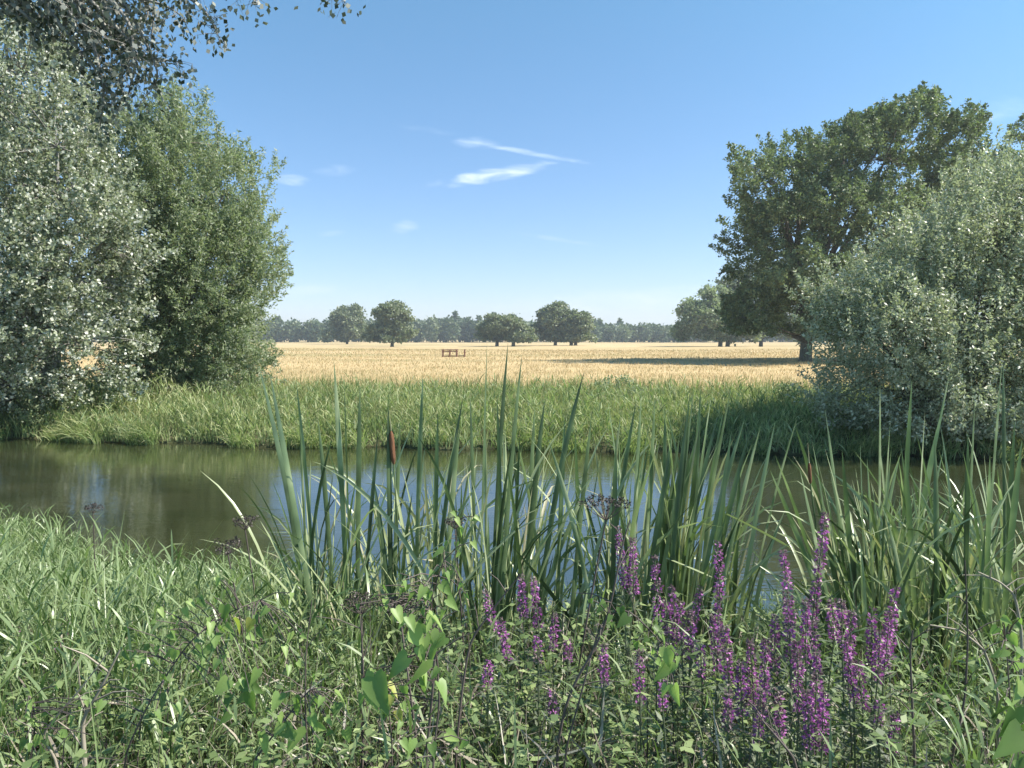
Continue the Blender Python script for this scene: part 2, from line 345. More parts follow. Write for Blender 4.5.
# big oak on the right
B = gp(806, 57)
lobes = [lob(*q, B) for q in [(885, 142, 57, 66, 42, 5), (845, 145, 57, 40, 34, 4), (955, 145, 58, 36, 34, 4), (800, 160, 57, 34, 30, 4), (905, 190, 60, 80, 60, 6), (835, 170, 56, 50, 45, 5), (770, 180, 57, 34, 32, 4), (780, 235, 55, 34, 34, 4.5),
        (778, 285, 56, 34, 38, 4.5), (820, 260, 53, 50, 50, 5), (870, 250, 58, 60, 55, 6), (930, 270, 60, 60, 60, 5), (810, 305, 58, 46, 28, 5), (925, 130, 60, 44, 32, 4), (965, 180, 60, 36, 40, 4), (750, 160, 58, 16, 16, 2), (752,300,58,10,20,2), (850, 215, 55, 60, 55, 5), (960, 225, 58, 45, 50, 5), (780, 322, 58, 36, 20, 5), (776, 205, 57, 32, 40, 4), (790, 300, 55, 44, 36, 5), (800, 215, 57, 40, 50, 5), (776, 255, 57, 30, 36, 5), (880,300,58,60,30,5), (900, 122, 57, 50, 22, 4)]]
tree('oak_tree', 'huge dark green oak with thick grey trunk at the right edge of the golden meadow', 'tree', B, .44, 4.2, [(a, b_, c-.9, d*1.02, e*1.55, f) for (a, b_, c, d, e, f) in lobes], 4600, .8, 66, .2, .135, M_oak, M_bark, seed=3, nbr=340, shell=.4, spray=1.0, up=.45, bough=8, shrink=.87, zmin=2.3)
# tree behind, right edge
B = gp(1075, 62)
lobes = [lob(*q, B) for q in [(1040, 150, 62, 40, 42, 4), (1000, 190, 62, 36, 36, 4), (1065, 200, 62, 60, 70, 5), (1010, 260, 62, 50, 60, 5), (1090, 280, 62, 60, 60, 5)]]
tree('oak_tree', 'dark tree top rising behind the grey-green bush at the right edge of the photo', 'tree', B, .5, 5, lobes, 900, .8, 66, .22, .15, M_oak, M_bark, seed=5, nbr=90, spray=1.1, up=.5)
# dark tree between oak and small oak (thin trunk seen at its foot)
B = gp(761, 190)
lobes = [lob(*q, B) for q in [(760, 300, 190, 32, 26, 8), (742, 318, 188, 18, 18, 5), (785, 310, 192, 22, 26, 6)]]
tree('oak_tree', 'dark distant tree with one thin trunk half hidden behind the huge oak', 'tree', B, .45, 4, lobes, 400, 1.6, 40, .8, .6, M_faroak, M_bark, seed=6, nbr=40, tsides=6)
# mid oak pair
B = gp(724, 188)
lobes = [lob(*q, B) for q in [(715, 308, 188, 25, 23, 6), (700, 320, 186, 22, 20, 5), (732, 318, 188, 24, 22, 5), (722, 297, 190, 16, 13, 4), (691, 326, 188, 13, 14, 4), (736, 308, 188, 14, 16, 4), (714, 323, 186, 31, 11, 5)]]
tree('oak_tree', 'rounded pale-lit oak with two short trunks just left of the huge oak', 'tree', B, .5, 4, lobes, 900, 1.05, 40, .6, .45, M_willow, M_bark, zmin=2.0, seed=7, nbr=40, tsides=6, trunks=[(-.9, 0), (1.1, .5)])
far = [
 (347, 300, [(346, 322, 13, 12), (338, 331, 10, 9), (357, 331, 10, 9), (348, 316, 9, 8)], [(0, 0)], 'broad round far oak, leftmost lone tree in the golden meadow', 21),
 (392, 205, [(392, 320, 15, 15), (381, 332, 12, 11), (405, 330, 12, 12), (394, 312, 10, 9), (392, 336, 20, 8)], [(0, 0)], 'tall round far oak with one short trunk, second lone tree from the left', 22),
 (498, 212, [(497, 328, 12, 10), (492, 335, 8, 8), (503, 325, 8, 7)], [(-.3, 0)], 'small dark round tree, left half of the touching pair mid meadow', 23),
 (514, 208, [(515, 330, 12, 11), (511, 324, 8, 6), (521, 336, 8, 7)], [(-.2, 0)], 'small dark round tree, right half of the touching pair mid meadow', 24),
 (556, 225, [(556, 320, 15, 13), (545, 331, 13, 10), (560, 331, 14, 11), (553, 312, 10, 7)], [(-.2, 0)], 'tall pale grey-green far oak, taller tree of the cluster right of meadow centre', 25),
 (574, 222, [(577, 325, 10, 11), (580, 335, 10, 9), (571, 334, 9, 9)], [(-.8, 0), (.5, .4)], 'narrower two-trunked tree leaning against the tall pale oak on its right', 26)]
for (px, Y, ls, tr, lab, sd) in far:
    B = gp(px, Y); s = Y/F
    lobes = [lob(a, b_, Y, c*.92, d*.9, c*s*.9, B) for (a, b_, c, d) in ls]
    tree('oak_tree', lab, 'tree', B, .5, 3.2, lobes, 460, 1.0*Y/210, 32, .7*Y/210, .52*Y/210, M_faroak, M_bark, group='lone oaks in the far meadow', zmin=1.7, bz=.7, seed=sd, nbr=24, tsides=6, trunks=tr)

# distant woodland: one mass
b = Buf(); tb = Buf()
rr_ = np.random.default_rng(40); keepR = R; R = rr_
for i in range(420):
    X = -330+i*1.75+rr_.normal()*2 ; Y = 430+rr_.uniform(-6, 40)
    px = 512+X/Y*F
    con = rr_.random() < (.12 if 425 < px < 500 else .01)
    h = (9.6+rr_.uniform(-.7, 1.0)) * (1.0 if px > 585 else 1.22) + (1.5 if con else 0) + (1.5 if 418 < px < 480 else 0)
    z0 = float(gz(X, Y)); k = 330
    if con:
        u_ = rr_.random(k)**.7; rad = (1-u_)*2.8+.3; a_ = rr_.uniform(0, 2*PI, k); P = np.stack([X+rad*np.cos(a_), Y+rad*np.sin(a_), z0+.5+u_*(h+1.5)], 1)
    else:
        d_ = unit(rr_.normal(size=(k, 3))); P = np.array([X, Y, z0+h*.55])+d_*np.array([4.6, 4.0, h*.5])*rr_.uniform(.6, 1.05, (k, 1))
    leafquads(b, P, rr_.normal(size=(k, 3)), unit(rr_.normal(size=(k, 3))+np.array([0, -.3, .8])), rr_.uniform(1.3, 2.4, k), rr_.uniform(1.0, 1.7, k), np.clip(rr_.normal(.5, .15, k)+rr_.normal()*.22, 0, 1))
    tube(tb, [[X, Y, z0-.3], [X, Y, z0+h*.6]], [.3, .15], 5)
wd = b.build('far_woodland', M_wood); tag(wd, 'low hazy woodland closing off the far side of the meadow', 'woodland', None, 'stuff')
tb.build('trunk', M_bark, wd); R = keepR

# left: white poplar
B = gp(45, 19.0)
Y = 19.0
lobes = [lob(*q, B) for q in [(20, 90, 19, 70, 60, 2.2), (-30, 150, 19, 90, 100, 2.4), (60, 160, 18, 55, 60, 1.9), (85, 220, 17.6, 50, 50, 1.6), (50, 260, 17.6, 70, 60, 2), (90, 290, 18, 42, 40, 1.4), (20, 330, 17.5, 80, 55, 1.8), (80, 350, 18, 48, 40, 1.4), (-40, 280, 18.5, 90, 90, 2.2), (-60, 370, 18.5, 80, 55, 2), (10, 385, 18.2, 60, 30, 1.5), (108, 250, 18, 32, 36, 1), (5, 50, 19.5, 40, 36, 1.6)]]
tree('white_poplar', 'grey-green poplar flashing white leaf undersides at the left edge, on the far bank', 'tree', B, .28, 2.0, lobes, 3800, .34, 44, .085, .066, M_poplar, M_pbark, seed=11, nbr=500, cup=.1, shell=.45, spray=.55, up=.8, bz=1, bough=5, shrink=.84)
# left: willow
B = gp(170, 23.0)
lobes = [lob(*q, B) for q in [(185, 165, 23, 50, 52, 1.8), (190, 118, 23.5, 18, 26, .7), (232, 190, 23, 34, 46, 1.5), (215, 240, 22.5, 60, 50, 2), (245, 262, 23, 34, 40, 1.4), (160, 230, 22.5, 50, 60, 2), (228, 330, 22.5, 46, 34, 1.8), (180, 330, 22.5, 60, 50, 2), (235, 368, 22.3, 34, 24, 1.4), (140, 360, 22.5, 40, 36, 1.5), (120, 150, 23.5, 40, 46, 1.6), (150, 130, 23.5, 22, 28, 1), (262, 235, 23, 18, 26, 1), (225, 140, 23, 9, 18, .5), (200, 385, 22.3, 60, 14, 1.4), (190, 280, 21.8, 70, 50, 1.6), (160, 300, 22, 60, 60, 1.6), (200,200,22.2,55,50,1.6)]]
lobes = [(a-.12, b_, c-.3, d*1.06, e, f*.97) for (a, b_, c, d, e, f) in lobes]
tree('willow_tree', 'bright green bushy willow standing right of the white-leaved poplar', 'tree', B, .25, 1.6, lobes, 4200, .36, 52, .12, .038, M_willow, M_bark, seed=12, nbr=300, flat=.8, spray=.7, up=.9, bz=1, bough=5, cup=.15, shrink=.78)
# right: sallow bush leaning over the water
B = gp(930, 16.2)
lobes = [lob(*q, B) for q in [(985, 220, 16.5, 60, 46, 1.4), (930, 262, 16, 60, 46, 1.4), (880, 305, 15.6, 44, 34, 1.2), (862, 330, 15.4, 26, 26, .9), (838, 308, 15.6, 18, 12, .6), (1030, 190, 17, 50, 40, 1.4), (900, 340, 15.2, 66, 50, 1.5), (980, 300, 15.8, 70, 66, 1.6), (1060, 250, 16.5, 80, 80, 1.8), (960, 390, 15.2, 80, 46, 1.4), (900, 400, 15.2, 50, 38, 1.1), (1040, 370, 15.6, 80, 70, 1.6), (925, 430, 14.9, 66, 22, .8), (1000, 435, 14.8, 70, 26, .8), (852, 390, 15.8, 22, 36, .8), (1005, 190, 16.6, 30, 24, .8), (1000, 250,15.3,40,40,1)]]
lobes = [(a, b_, c-.25*min(max(c-2, 0)/2.5, 1), d, e, f) for (a, b_, c, d, e, f) in lobes]
tree('sallow_bush', 'broad grey-green sallow bush leaning over the river at the right edge', 'bush', B, .16, .5, lobes, 4800, .25, 46, .08, .036, M_sallow, M_bark, seed=14, nbr=460, cup=.15, shell=.42, flat=1.1, spray=.85, up=1.0, bz=1, bough=4, shrink=.86)
# small scrub on the far bank
for (px, Y, s, lab, sd) in [(620, 20.5, .42, 'low dark scrub plant in the long bank grass right of centre', 31), (800, 18.8, .5, 'low dark scrub plant in the bank grass beside the sallow bush', 32), (235, 21.0, .7, 'low leafy scrub under the right side of the willow', 33), (105, 19.0, .8, 'low leafy scrub between the poplar and the willow', 34), (25, 17.9, .65, 'low dark scrub at the left edge under the poplar', 35)]:
    B = gp(px, Y)
    tree('scrub_plant', lab, 'plant', B, .02, .1, [(0, 0, .5*s+.2, .9*s, .6*s, .55*s), (.6*s, .1, .35*s+.15, .6*s, .5*s, .4*s), (-.6*s, 0, .3*s+.15, .6*s, .5*s, .4*s)], 60, .16, 30, .07, .04, M_willow, M_bark, seed=sd, nbr=20, tsides=5)
M_overhang = leaf_mat('overhanging_leaf', [(.035, .05, .028), (.06, .08, .045), (.09, .115, .06)], back=(.22, .23, .20), trans=.15, rough=.5, spec=.4)
# near poplar overhanging the top-left corner
B = np.array([-7.2, 4.6, float(gz(-7.2, 4.6))])
root = empty('white_poplar', B, 'near tree outside the left edge whose leafy boughs hang into the top left corner', 'tree')
R2 = R; R = np.random.default_rng(77)
wb = Buf(); lb = Buf(); fork = np.array([-6.9, 4.9, 5.2])
tube(wb, [B+[0, 0, -.2], B+[0, 0, .3], (B+fork)/2+[.1, 0, 0], fork, fork+[.5, .4, 1.6]], [.34, .26, .22, .17, .1], 10)
tw = [  # hanging twigs: list of (px,py) along, depth
 ([(-60, -60), (30, -20), (70, 40), (110, 85), (100, 110)], 6.0), ([(-60, -60), (60, -40), (120, -5), (145, 40), (160, 75), (150, 92)], 6.0), ([(0, -50), (20, 5), (45, 20), (60, 35)], 6.2),
 ([(0, -60), (90, -20), (130, 20), (135, 60), (118, 80)], 5.8), ([(60, -60), (150, -30), (200, 5), (212, 22), (219, 37)], 6.0), ([(60, -60), (180, -30), (240, -15), (258, 4)], 6.0), ([(100, -60), (240, -45), (320, -20), (345, 2)], 6.1),
 ([(20, -50), (80, 5), (100, 50), (95, 85)], 6.3), ([(0, -60), (110, -10), (165, 5), (185, 18)], 5.9), ([(-40, -50), (10, 0), (25, 15)], 6.3), ([(30, -40), (100, 20), (130, 55), (165, 60), (178, 62)], 6.1), ([(20, -60), (60, -10), (88, 30), (80, 70)], 6.2),
 ([(40, -50), (130, -20), (150, 12), (140, 30)], 6.4), ([(10, -50), (60, 0), (75, 20), (110, 40)], 5.7), ([(-80, -80), (-30, -20), (10, 8)], 6.4), ([(0,-60),(40,-15),(50,8),(70,18)],6.0), ([(60,-50),(110,-10),(120,15),(118,45)],6.1), ([(60,-50),(95,-10),(100,15),(85,38)],6.4), ([(40,-50),(90,30),(105,90),(100,128)],6.0), ([(60,-50),(112,20),(124,70),(112,105)],6.2), ([(40,-50),(100,10),(138,50),(128,95)],5.9), ([(0,-50),(55,-5),(95,25),(125,30)],6.2), ([(60,-50),(120,-15),(155,10),(150,50)],6.3), ([(-60,-50),(0,-5),(30,18),(42,40)],6.0), ([(20,-50),(65,0),(98,45),(112,80)],6.5),([(20,-50),(85,0),(128,35),(140,78)],6.3)]
for (pl, dd) in tw:
    pts = [fork+[.3, .2, .8]]+[at(a, c, dd+R.uniform(-.1, .1)) for a, c in pl]; pts = np.array(pts)
    u_ = np.linspace(0, len(pts)-1, 24); pts2 = np.stack([np.interp(u_, np.arange(len(pts)), pts[:, j]) for j in range(3)], 1)
    for _ in range(2): pts2[1:-1] = (pts2[:-2]+pts2[1:-1]*2+pts2[2:])/4
    tube(wb, pts2, np.linspace(.03, .003, 24), 5)
    for j in range(4, 24):
        k = 11 if j > 8 else 7
        side = np.stack([R.normal(size=k)*.075, R.normal(size=k)*.09, R.normal(size=k)*.075-.02], 1)
        leafquads(lb, pts2[j]+side, R.normal(size=(k, 3))*.7+[0, 0, -1], unit(R.normal(size=(k, 3))+[0, 0, .4]), R.uniform(.035, .058, k), R.uniform(.028, .046, k), R.random(k), .1)
        for q_ in side[:3]: tube(wb, [pts2[j], pts2[j]+q_*.5+[0, 0, .01], pts2[j]+q_], [.003, .002, .0015], 3)
# the rest of its crown, above and left of the view
k = 9000; d_ = unit(R.normal(size=(k, 3))); P = np.array([-8.6, 4.2, 7.8])+d_*np.array([1.9, 2.2, 2.2])*R.uniform(.4, 1, (k, 1))
leafquads(lb, P, R.normal(size=(k, 3)), unit(R.normal(size=(k, 3))+[0, 0, .6]), .08, .06, R.random(k), .1)
lb.v = [v_-B for v_ in lb.v]; wb.v = [v_-B for v_ in wb.v]
lb.build('crown', M_overhang, root); wb.build('trunk', M_pbark, root)
R = R2

# ------------------------------------------------------------ wooden tree guard in the meadow
B = at(454, 361, 70); B[2] = float(gz(B[0], 70))
M_rail = bark_mat('weathered_rail', (.11, .05, .035), (.2, .10, .07), 10)
root = empty('rail_enclosure', B, 'small dark wooden rail enclosure standing alone in the golden meadow', 'fence')
def rail(name, a, c, r=.05):
    b_ = Buf(); a = np.array(a, float); c = np.array(c, float)
    tube(b_, [a, a*.5+c*.5, c], [r, r*.95, r*.9], 6); b_.build(name, M_rail, root)
w2 = 1.0
xs_ = [-1.05, -.4, .25, 1.0]
for yk in (-.55, .55):
    for xx in xs_: rail('post', (xx, yk, -.1), (xx, yk, .72), .05)
    if True:
        for hz_ in (.66, .5, .08): rail('rail', (-1.1, yk, hz_), (.35 if hz_ > .3 else 1.0, yk+.05, hz_+.02), .038)
for xx in (-1.05, .25): 
    for hz_ in (.66, .45): rail('rail', (xx, -.55, hz_), (xx, .55, hz_), .035)

# ------------------------------------------------------------ grasses (uncountable)
M_grass = leaf_mat('bank_grass', [(.05, .10, .02), (.14, .225, .055), (.30, .385, .12)], back=(.22, .30, .11), trans=.33, rough=.36, spec=.6, tipcol=(.30, .31, .12), tip0=.8, wscale=1.6)
M_sedge = leaf_mat('sedge', [(.08, .14, .04), (.17, .25, .07), (.29, .37, .12), (.46, .46, .22)], trans=.35, rough=.5, tipcol=(.40, .37, .19), tip0=.6, wscale=.7)
M_dry = leaf_mat('dry_grass', [(.27, .26, .12), (.43, .335, .18), (.51, .385, .215), (.59, .46, .275)], trans=.25, rough=.8, spec=.1, tcol=(1.1, 1, .8), wscale=.06)
M_straw = leaf_mat('dead_stalk', [(.2, .16, .12), (.38, .32, .24), (.50, .46, .37)], trans=.15, rough=.7, spec=.2, tcol=(1, 1, .8), wscale=3)
M_brown = leaf_mat('brown_stalk', [(.045, .03, .03), (.10, .075, .065), (.2, .15, .13)], trans=0, rough=.7, wscale=3)
M_herb = leaf_mat('herb_leaf', [(.055, .10, .025), (.14, .215, .06), (.32, .40, .13)], back=(.27, .32, .19), trans=.35, rough=.5, spec=.35, wscale=2.5)
M_pale = leaf_mat('pale_leaf', [(.25, .27, .15), (.38, .38, .24), (.5, .5, .38)], trans=.3, rough=.5, wscale=3)

# far bank sedge
n = 62000; x_ = R.uniform(-15, 17, n); y_ = Yf(x_)-.15+R.random(n)**1.25*9.5
P = np.stack([x_, y_, gz(x_, y_)-.02], 1)
dpt = (y_-Yf(x_))
tus = .75+.35*np.sin(x_*1.9+np.sin(y_*2.1)*1.3)*np.cos(y_*1.5+x_*.6)
hh = (np.interp(dpt, [0, 1.2, 5, 9.5], [.45, .62, .6, .4]))*R.uniform(.5, 1.25, n)*tus
b = Buf(); ribbons(b, P, R.uniform(0, 2*PI, n), R.uniform(.0, .35, n), R.uniform(.1, 1.3, n), hh, R.uniform(.012, .026, n), 3)
tag(b.build('bank_sedge', M_sedge), 'long green sedge and grass lining the far bank', 'grass', None, 'stuff')
n = 16000; x_ = R.uniform(-15, 16, n); y_ = Yf(x_)-.1+R.random(n)**1.2*6.5; P = np.stack([x_, y_, gz(x_, y_)-.02], 1)
_hc = np.interp(y_-Yf(x_), [0, 1.5, 5, 7], [.4, .7, .66, .45])*(1+.38*np.sin(x_*1.3+1+np.sin(y_*1.9))*np.cos(y_*1.6+np.sin(x_*.8)))
_k = R.random(n) < .55+.45*np.sin(x_*2.3+np.cos(y_*1.7)*2); P = P[_k]; _hc = _hc[_k]; n = len(P)
BANK = (P, R.uniform(.5, 1.1, n)*_hc)
n = 9000; x_ = R.uniform(-15, 15, n); k_ = (np.sin(x_*2.9)+np.sin(x_*5.3+1)+np.sin(x_*1.1)) > .2; x_ = x_[k_]; n = len(x_); y_ = Yf(x_)-R.uniform(-.1, .25, n)
b = Buf(); ribbons(b, np.stack([x_, y_, np.maximum(gz(x_, y_), -.02)+.02], 1), -PI/2+R.normal(size=n)*.7, R.uniform(.1, .7, n), R.uniform(.6, 1.8, n), R.uniform(.2, .6, n)*(1+.4*np.sin(x_*3.7)), R.uniform(.012, .024, n), 4)
tag(b.build('overhanging_sedge', M_sedge), 'tufts of sedge drooping from the far bank onto the water', 'grass', None, 'stuff')
# seeding stems in the sedge and pale grass at its back edge
n = 15000; x_ = R.uniform(-17, 19, n); y_ = Yf(x_)+2+R.random(n)**.7*8
P = np.stack([x_, y_, gz(x_, y_)-.02], 1)
b = Buf(); ribbons(b, P, R.uniform(0, 2*PI, n), R.uniform(.0, .2, n), R.uniform(.0, .5, n), R.uniform(.35, .8, n), R.uniform(.01, .03, n), 3)
tag(b.build('seeding_grass', leaf_mat('seed_grass', [(.17, .19, .06), (.28, .28, .1), (.42, .36, .17)], trans=.35, wscale=.4)), 'yellowing seed grass between the sedge and the meadow', 'grass', None, 'stuff')
# dry meadow grass
n = 130000; u_ = R.random(n); y_ = 24+110*u_**2.0; x_ = (R.random(n)*2-1)*(y_*.72+2); P = np.stack([x_, y_, gz(x_, y_)-.02], 1)
b = Buf(); ribbons(b, P, R.uniform(0, 2*PI, n), R.uniform(0, .35, n), R.uniform(.1, .9, n), R.uniform(.08, .24, n)*(1+.4*np.sin(x_*.5)*np.sin(y_*.7)), R.uniform(.012, .03, n)*(y_/35), 2)
tag(b.build('dry_meadow_grass', M_dry), 'sun-bleached golden grass covering the meadow', 'grass', None, 'stuff')


def hcap(P):
    return np.interp(P[:, 1], [1.2, 3.3, 5, 6.2, 9], [.8, .85, .6, .5, .62])
def near_pts(n, x0, x1, ymin=1.25, edge=.1, pw=1.0):
    y_ = ymin+(R.random(n)**pw)*9.5; x_ = R.uniform(x0, x1, n)
    ok = (y_ < Yn(x_)+edge) & (np.abs(x_) < y_*.78+1.0)
    x_, y_ = x_[ok], y_[ok]; return np.stack([x_, y_, gz(x_, y_)-.02], 1)
def culms(name, P, H, nl, LL, WW, mat, label, smat=None):
    n = len(P); sb = Buf(); lb = Buf(); hd = R.uniform(0, 2*PI, n)
    C = ribbons(sb, P, hd, R.uniform(0, .28, n), R.uniform(0, .35, n), H, .0045, 8)
    for j in range(nl):
        lev = R.integers(1, 9, n); Q_ = C[np.arange(n), lev]; f_ = R.uniform(.6, 1.15, n)
        ribbons(lb, Q_, R.uniform(0, 2*PI, n), R.uniform(.15, .7, n), R.uniform(.2, 1.5, n), R.uniform(*LL, n)*f_, R.uniform(*WW, n), 3)
    o = lb.build(name, mat); tag(o, label, 'grass', None, 'stuff'); sb.build('stem', smat or mat, o)
    return o
culms('leafy_sedge', BANK[0], BANK[1], 6, (.15, .35), (.014, .028), M_sedge, 'lush broad-leaved reed grass on the far bank')
P = near_pts(34000, -9, -.5); n = len(P); k_ = R.random(n) < np.clip((-P[:, 0]-.4)/1.0, .2, 1)*np.clip((P[:, 1]-1.6)/1.4, .12, 1); P = P[k_]; n = len(P)
culms('leafy_grass', P, R.uniform(.55, 1.12, n)*hcap(P), 8, (.07, .22), (.006, .0125), M_grass, 'broad-bladed fresh green grass filling the near left bank')
P = near_pts(22000, -.8, 9); n = len(P); k_ = R.random(n) < np.where(P[:, 0] > 1.2, 1, .35); P = P[k_]; n = len(P)
culms('leafy_grass', P, R.uniform(.4, 1.0, n)*hcap(P), 7, (.07, .2), (.006, .011), M_grass, 'broad-bladed green grass filling the near right bank')
# left grass
P = near_pts(60000, -8.5, -.6); n = len(P)
keepm = R.random(n) < np.clip((-P[:, 0]-.4)/1.2, .12, 1)*np.where(P[:, 1] < 2.6, .35, 1); P = P[keepm]; n = len(P)
clump = .9+.22*np.sin(P[:, 0]*3.3+1)*np.cos(P[:, 1]*2.7+P[:, 0])
b = Buf(); ribbons(b, P, R.uniform(0, 2*PI, n), R.uniform(0, .4, n), R.uniform(.0, 1.0, n)+(R.random(n) < .25)*R.uniform(0, 1.4, n), R.uniform(.4, 1.2, n)*clump*hcap(P)*1.1, R.uniform(.005, .013, n), 4)
tag(b.build('near_grass', M_grass), 'long tangled pale green grass on the near left bank', 'grass', None, 'stuff')
# middle and right grass
P = near_pts(80000, -1.2, 8.5); n = len(P)
keepm = R.random(n) < np.where(P[:, 0] > 1.4, .8, .35)*np.where(P[:, 1] < 2.4, .5, 1); P = P[keepm]; n = len(P)
b = Buf(); ribbons(b, P, R.uniform(0, 2*PI, n), R.uniform(0, .8, n), R.uniform(.3, 2.4, n), R.uniform(.4, 1.05, n)*hcap(P), R.uniform(.005, .012, n), 4)
tag(b.build('tangled_grass', M_grass), 'fine tangled grass among the reeds on the near right bank', 'grass', None, 'stuff')
# broad-leaved herbs
P = near_pts(22000, -5, 6.5, 1.2, -.5, 1.25); n = len(P)
P = P[R.random(n) < np.where(P[:, 0] < -2.2, .25, 1)*np.where((P[:, 1] < 2.9) & (np.sin(P[:, 0]*4.1+1)*np.cos(P[:, 1]*3.7) > .1), .35, 1)]; n = len(P)
sb = Buf(); lb = Buf()
C = ribbons(sb, P, R.uniform(0, 2*PI, n), R.uniform(0, .35, n), R.uniform(0, .6, n), R.uniform(.45, 1.0, n)*hcap(P), .005, 7)
for j in range(2, 8):
    for s_ in range(3):
        a_ = R.uniform(0, 2*PI, n); D_ = np.stack([np.cos(a_), np.sin(a_), R.uniform(-.3, .7, n)], 1)
        leafquads(lb, C[:, j], D_, np.stack([-.4*np.cos(a_), -.4*np.sin(a_), np.ones(n)], 1)+R.normal(size=(n, 3))*.25, R.uniform(.025, .06, n)*(1.15-.06*j), R.uniform(.012, .026, n), R.random(n), .15)
st = lb.build('undergrowth', M_herb); tag(st, 'dense low leafy herbs filling the near bank', 'undergrowth', None, 'stuff'); sb.build('stem', M_brown, st)
# dead stalks
P = near_pts(17000, -4.5, 5, 1.2, -.2, 1.5); n = len(P)
b = Buf(); ribbons(b, P, R.uniform(0, 2*PI, n), R.uniform(0, .9, n), R.uniform(-.3, .8, n), R.uniform(.4, 1.1, n)*hcap(P), R.uniform(.003, .007, n), 4)
tag(b.build('dead_stalks', M_brown), 'brown dead stalks tangled through the near undergrowth', 'undergrowth', None, 'stuff')
P = near_pts(30000, -5, 7, 1.2, -.1, 1.4); n = len(P); P[:, 2] += R.uniform(.05, .65, n)*hcap(P)
b = Buf(); ribbons(b, P, R.uniform(0, 2*PI, n), R.uniform(.3, 1.5, n), R.uniform(-.5, 1.2, n), R.uniform(.06, .3, n), R.uniform(.003, .012, n), 3)
tag(b.build('dead_leaves', M_straw), 'bleached dead leaves and straw caught in the near undergrowth', 'undergrowth', None, 'stuff')

# ------------------------------------------------------------ cattails
M_cat = leaf_mat('cattail_leaf', [(.025, .05, .018), (.07, .12, .045), (.15, .22, .085), (.42, .47, .25)], back=(.30, .35, .16), trans=.22, rough=.34, spec=.7, wscale=5)
M_catold = leaf_mat('cattail_old_leaf', [(.3, .3, .14), (.42, .38, .24)], trans=.25, rough=.5, wscale=2)
M_head = bark_mat('cattail_head', (.11, .045, .02), (.2, .085, .04), 30, .3)
Z3 = np.array([0, 0, 1.0])
def aimed(buf, base, tip, bow=.25, W=.02, rnd=.5):
    """one sword leaf that starts upright at base and ends at tip; bow = how late it bends"""
    base = np.asarray(base, float); tip = np.asarray(tip, float); d = tip-base; H = np.array([d[0], d[1], 0.]); hl = np.linalg.norm(H)
    t_ = np.linspace(0, 1, 11)[:, None]; mid = base+np.array([d[0]*.5-d[0]*bow, d[1]*.5-d[1]*bow, d[2]*.55])
    C = base*(1-t_)**2+2*mid*t_*(1-t_)+tip*t_**2
    a_ = R.uniform(-.9, .9)+R.uniform(-.5, .5)*t_; S = np.concatenate([np.cos(a_), np.sin(a_), 0*a_], 1)
    T = unit(np.gradient(C, axis=0)); S = unit(S-T*np.sum(S*T, 1, keepdims=True)); Nn = np.cross(S, T)
    wt = np.where(t_ < .78, .7+.38*t_, np.maximum(1-(np.maximum(t_-.78, 0)/.22)**1.7, .04))*W/2
    V_ = np.stack([C-S*wt, C+Nn*wt*.35, C+S*wt], 1).reshape(-1, 3)
    q = []
    for i in range(10): q += [(3*i, 3*i+1, 3*i+4, 3*i+3), (3*i+1, 3*i+2, 3*i+5, 3*i+4)]
    buf.add(V_, q, rnd, np.repeat(t_[:, 0], 3))
def curved(buf, base, head, lean, curve, pw, L, W, rnd):
    t_ = np.linspace(0, 1, 13)[:, None]; th = lean+curve*t_**pw; ds = L/12
    c_ = np.cumsum(np.concatenate([np.sin(th)*math.cos(head), np.sin(th)*math.sin(head), np.cos(th)], 1)*ds, 0); C = base+c_-c_[0]
    a_ = head+PI/2+R.uniform(-1.2, 1.2)+R.uniform(-1.2, 1.2)*t_; S = np.concatenate([np.cos(a_), np.sin(a_), 0*a_], 1)
    T = unit(np.gradient(C, axis=0)); S = unit(S-T*np.sum(S*T, 1, keepdims=True)); Nn = np.cross(S, T)
    wt = np.where(t_ < .78, .7+.38*t_, np.maximum(1-(np.maximum(t_-.78, 0)/.22)**1.7, .04))*W/2
    V_ = np.stack([C-S*wt, C+Nn*wt*.4, C+S*wt], 1).reshape(-1, 3); q = []
    for i in range(12): q += [(3*i, 3*i+1, 3*i+4, 3*i+3), (3*i+1, 3*i+2, 3*i+5, 3*i+4)]
    buf.add(V_, q, rnd, np.repeat(t_[:, 0], 3))
